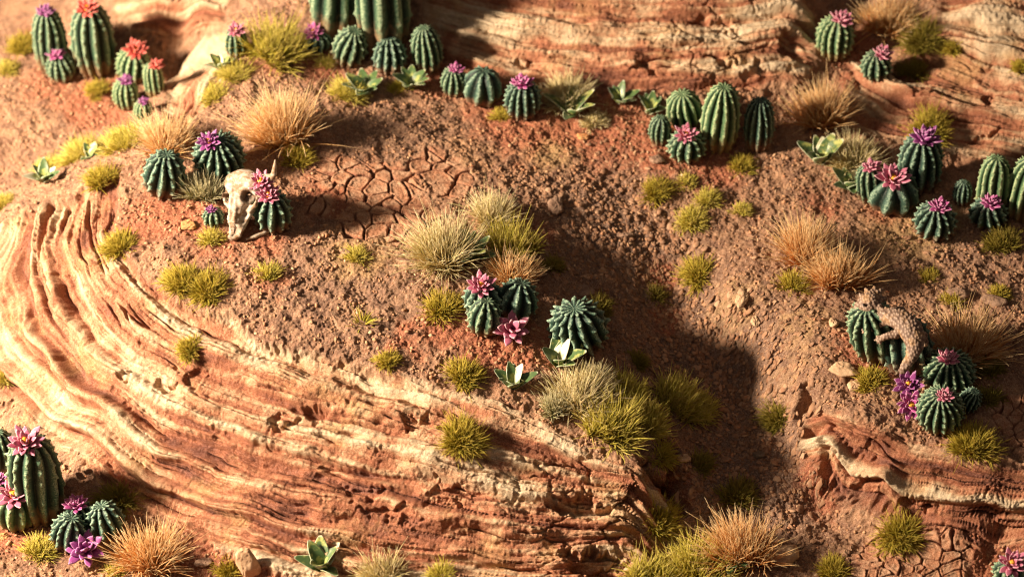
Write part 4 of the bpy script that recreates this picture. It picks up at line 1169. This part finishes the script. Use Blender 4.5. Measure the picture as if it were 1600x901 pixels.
# legs: shoulder-elbow-hand, hip-knee-foot
for ch in ([(1386,500,.92,.065),(1374,507,.80,.052),(1362,513,.76,.045),(1354,514,.76,.036),(1350,510,.77,.024)],
           [(1413,512,.90,.075),(1400,522,.80,.062),(1388,524,.78,.046),(1376,529,.70,.040),(1371,527,.70,.024)],
           [(1394,488,.96,.06),(1408,484,.86,.05),(1414,492,.74,.04)],
           [(1432,520,.86,.07),(1443,524,.76,.055),(1446,537,.66,.04)]):
    balls += chain([LZ(q) for q in ch], 5)
# toes
for (u, v, z), ds in (((1354,514,.75), ((-8,-4),(-9,1),(-6,6),(-1,8))), ((1376,529,.69), ((-8,-3),(-9,2),(-5,7),(0,8)))):
    for du, dv in ds: balls += chain([LZ((u, v, z, .026)), LZ((u+du*.6, v+dv*.6, z, .022)), LZ((u+du, v+dv, z-.03, .014))], 4)
# frill of horns behind the head
hc = np.array(head[:3])
FR = [((-9,-24),.07), ((4,-26),.09), ((16,-22),.085), ((22,-9),.075), ((-18,-14),.05), ((15,8),.05)]
for (du, dv), _ in FR:
    a = LZ((1362+du*.25, 474+dv*.25, 1.0, .095)); c = LZ((1362+du, 474+dv, 1.04, .018))
    balls += chain([a, c], 7)
lz = ball_union('lizard', balls, .012)
co = get_co(lz); no = get_no(lz)
# rows of pointed scales
w1, w2, idd = worley(co[:,0]*24+co[:,2]*6, co[:,1]*14+co[:,2]*12, 21)
upf = np.clip(no[:,2]*1.2+.3, 0, 1)
co2 = co + no*((.5-w1)*.026*(.3+.7*upf))[:, None]
ctr = co2.mean(0); ctr[2] = bz+.6
lz.vertices.foreach_set('co', (co2-ctr).astype(np.float32).ravel())
set_attr(lz, 'scale', np.clip(1-w1*1.6, 0, 1)); set_attr(lz, 'back', upf); lz.update()
M_liz, nt, b = mat_new('scaly_lizard_skin', .6, .3); N = NT(nt)
c = N.mix(N.rng(N.attr('scale'), .0, .9), (.15,.09,.062), (.36,.25,.18))
c = N.mix(N.rng(N.noise(5), .5, .65, 0, .5), c, (.46,.26,.11))
c = N.mix(N.rng(N.attr('scale'), .7, 1., 0, .5), c, (.62,.50,.40))
N.put(b.inputs['Base Color'], c); N.bump(N.noise(40), .4, .01, b)
lz.materials.append(M_liz)
lo = obj('horned_lizard', lz, None, tuple(float(a) for a in ctr))
tag(lo, 'brown scaly lizard with horned head frill draped over two leaning cacti', 'lizard')
M_eye, nt, b = mat_new('lizard_eye', .15, .6); N = NT(nt)
b.inputs['Base Color'].default_value = (.02,.012,.008,1)
V, F = stone_mesh(.022, .022, .022, 3)
q = LZ((1350,476,1.08,0)); 
th_, ph_ = np.meshgrid(np.linspace(0, 2*np.pi, 14, endpoint=False), np.linspace(-1.57, 1.57, 9))
D = np.stack([np.cos(ph_)*np.cos(th_), np.cos(ph_)*np.sin(th_), np.sin(ph_)], -1).reshape(-1, 3)*.024
i = np.arange(9*14).reshape(9, 14); j = np.roll(i, -1, axis=1)
obj('eye', mesh_np('eye', D, np.stack([i[:-1], j[:-1], j[1:], i[1:]], -1).reshape(-1, 4), M_eye), lo, tuple(float(q[k]-ctr[k]) for k in range(3)))
print('scene done', len(bpy.data.objects))
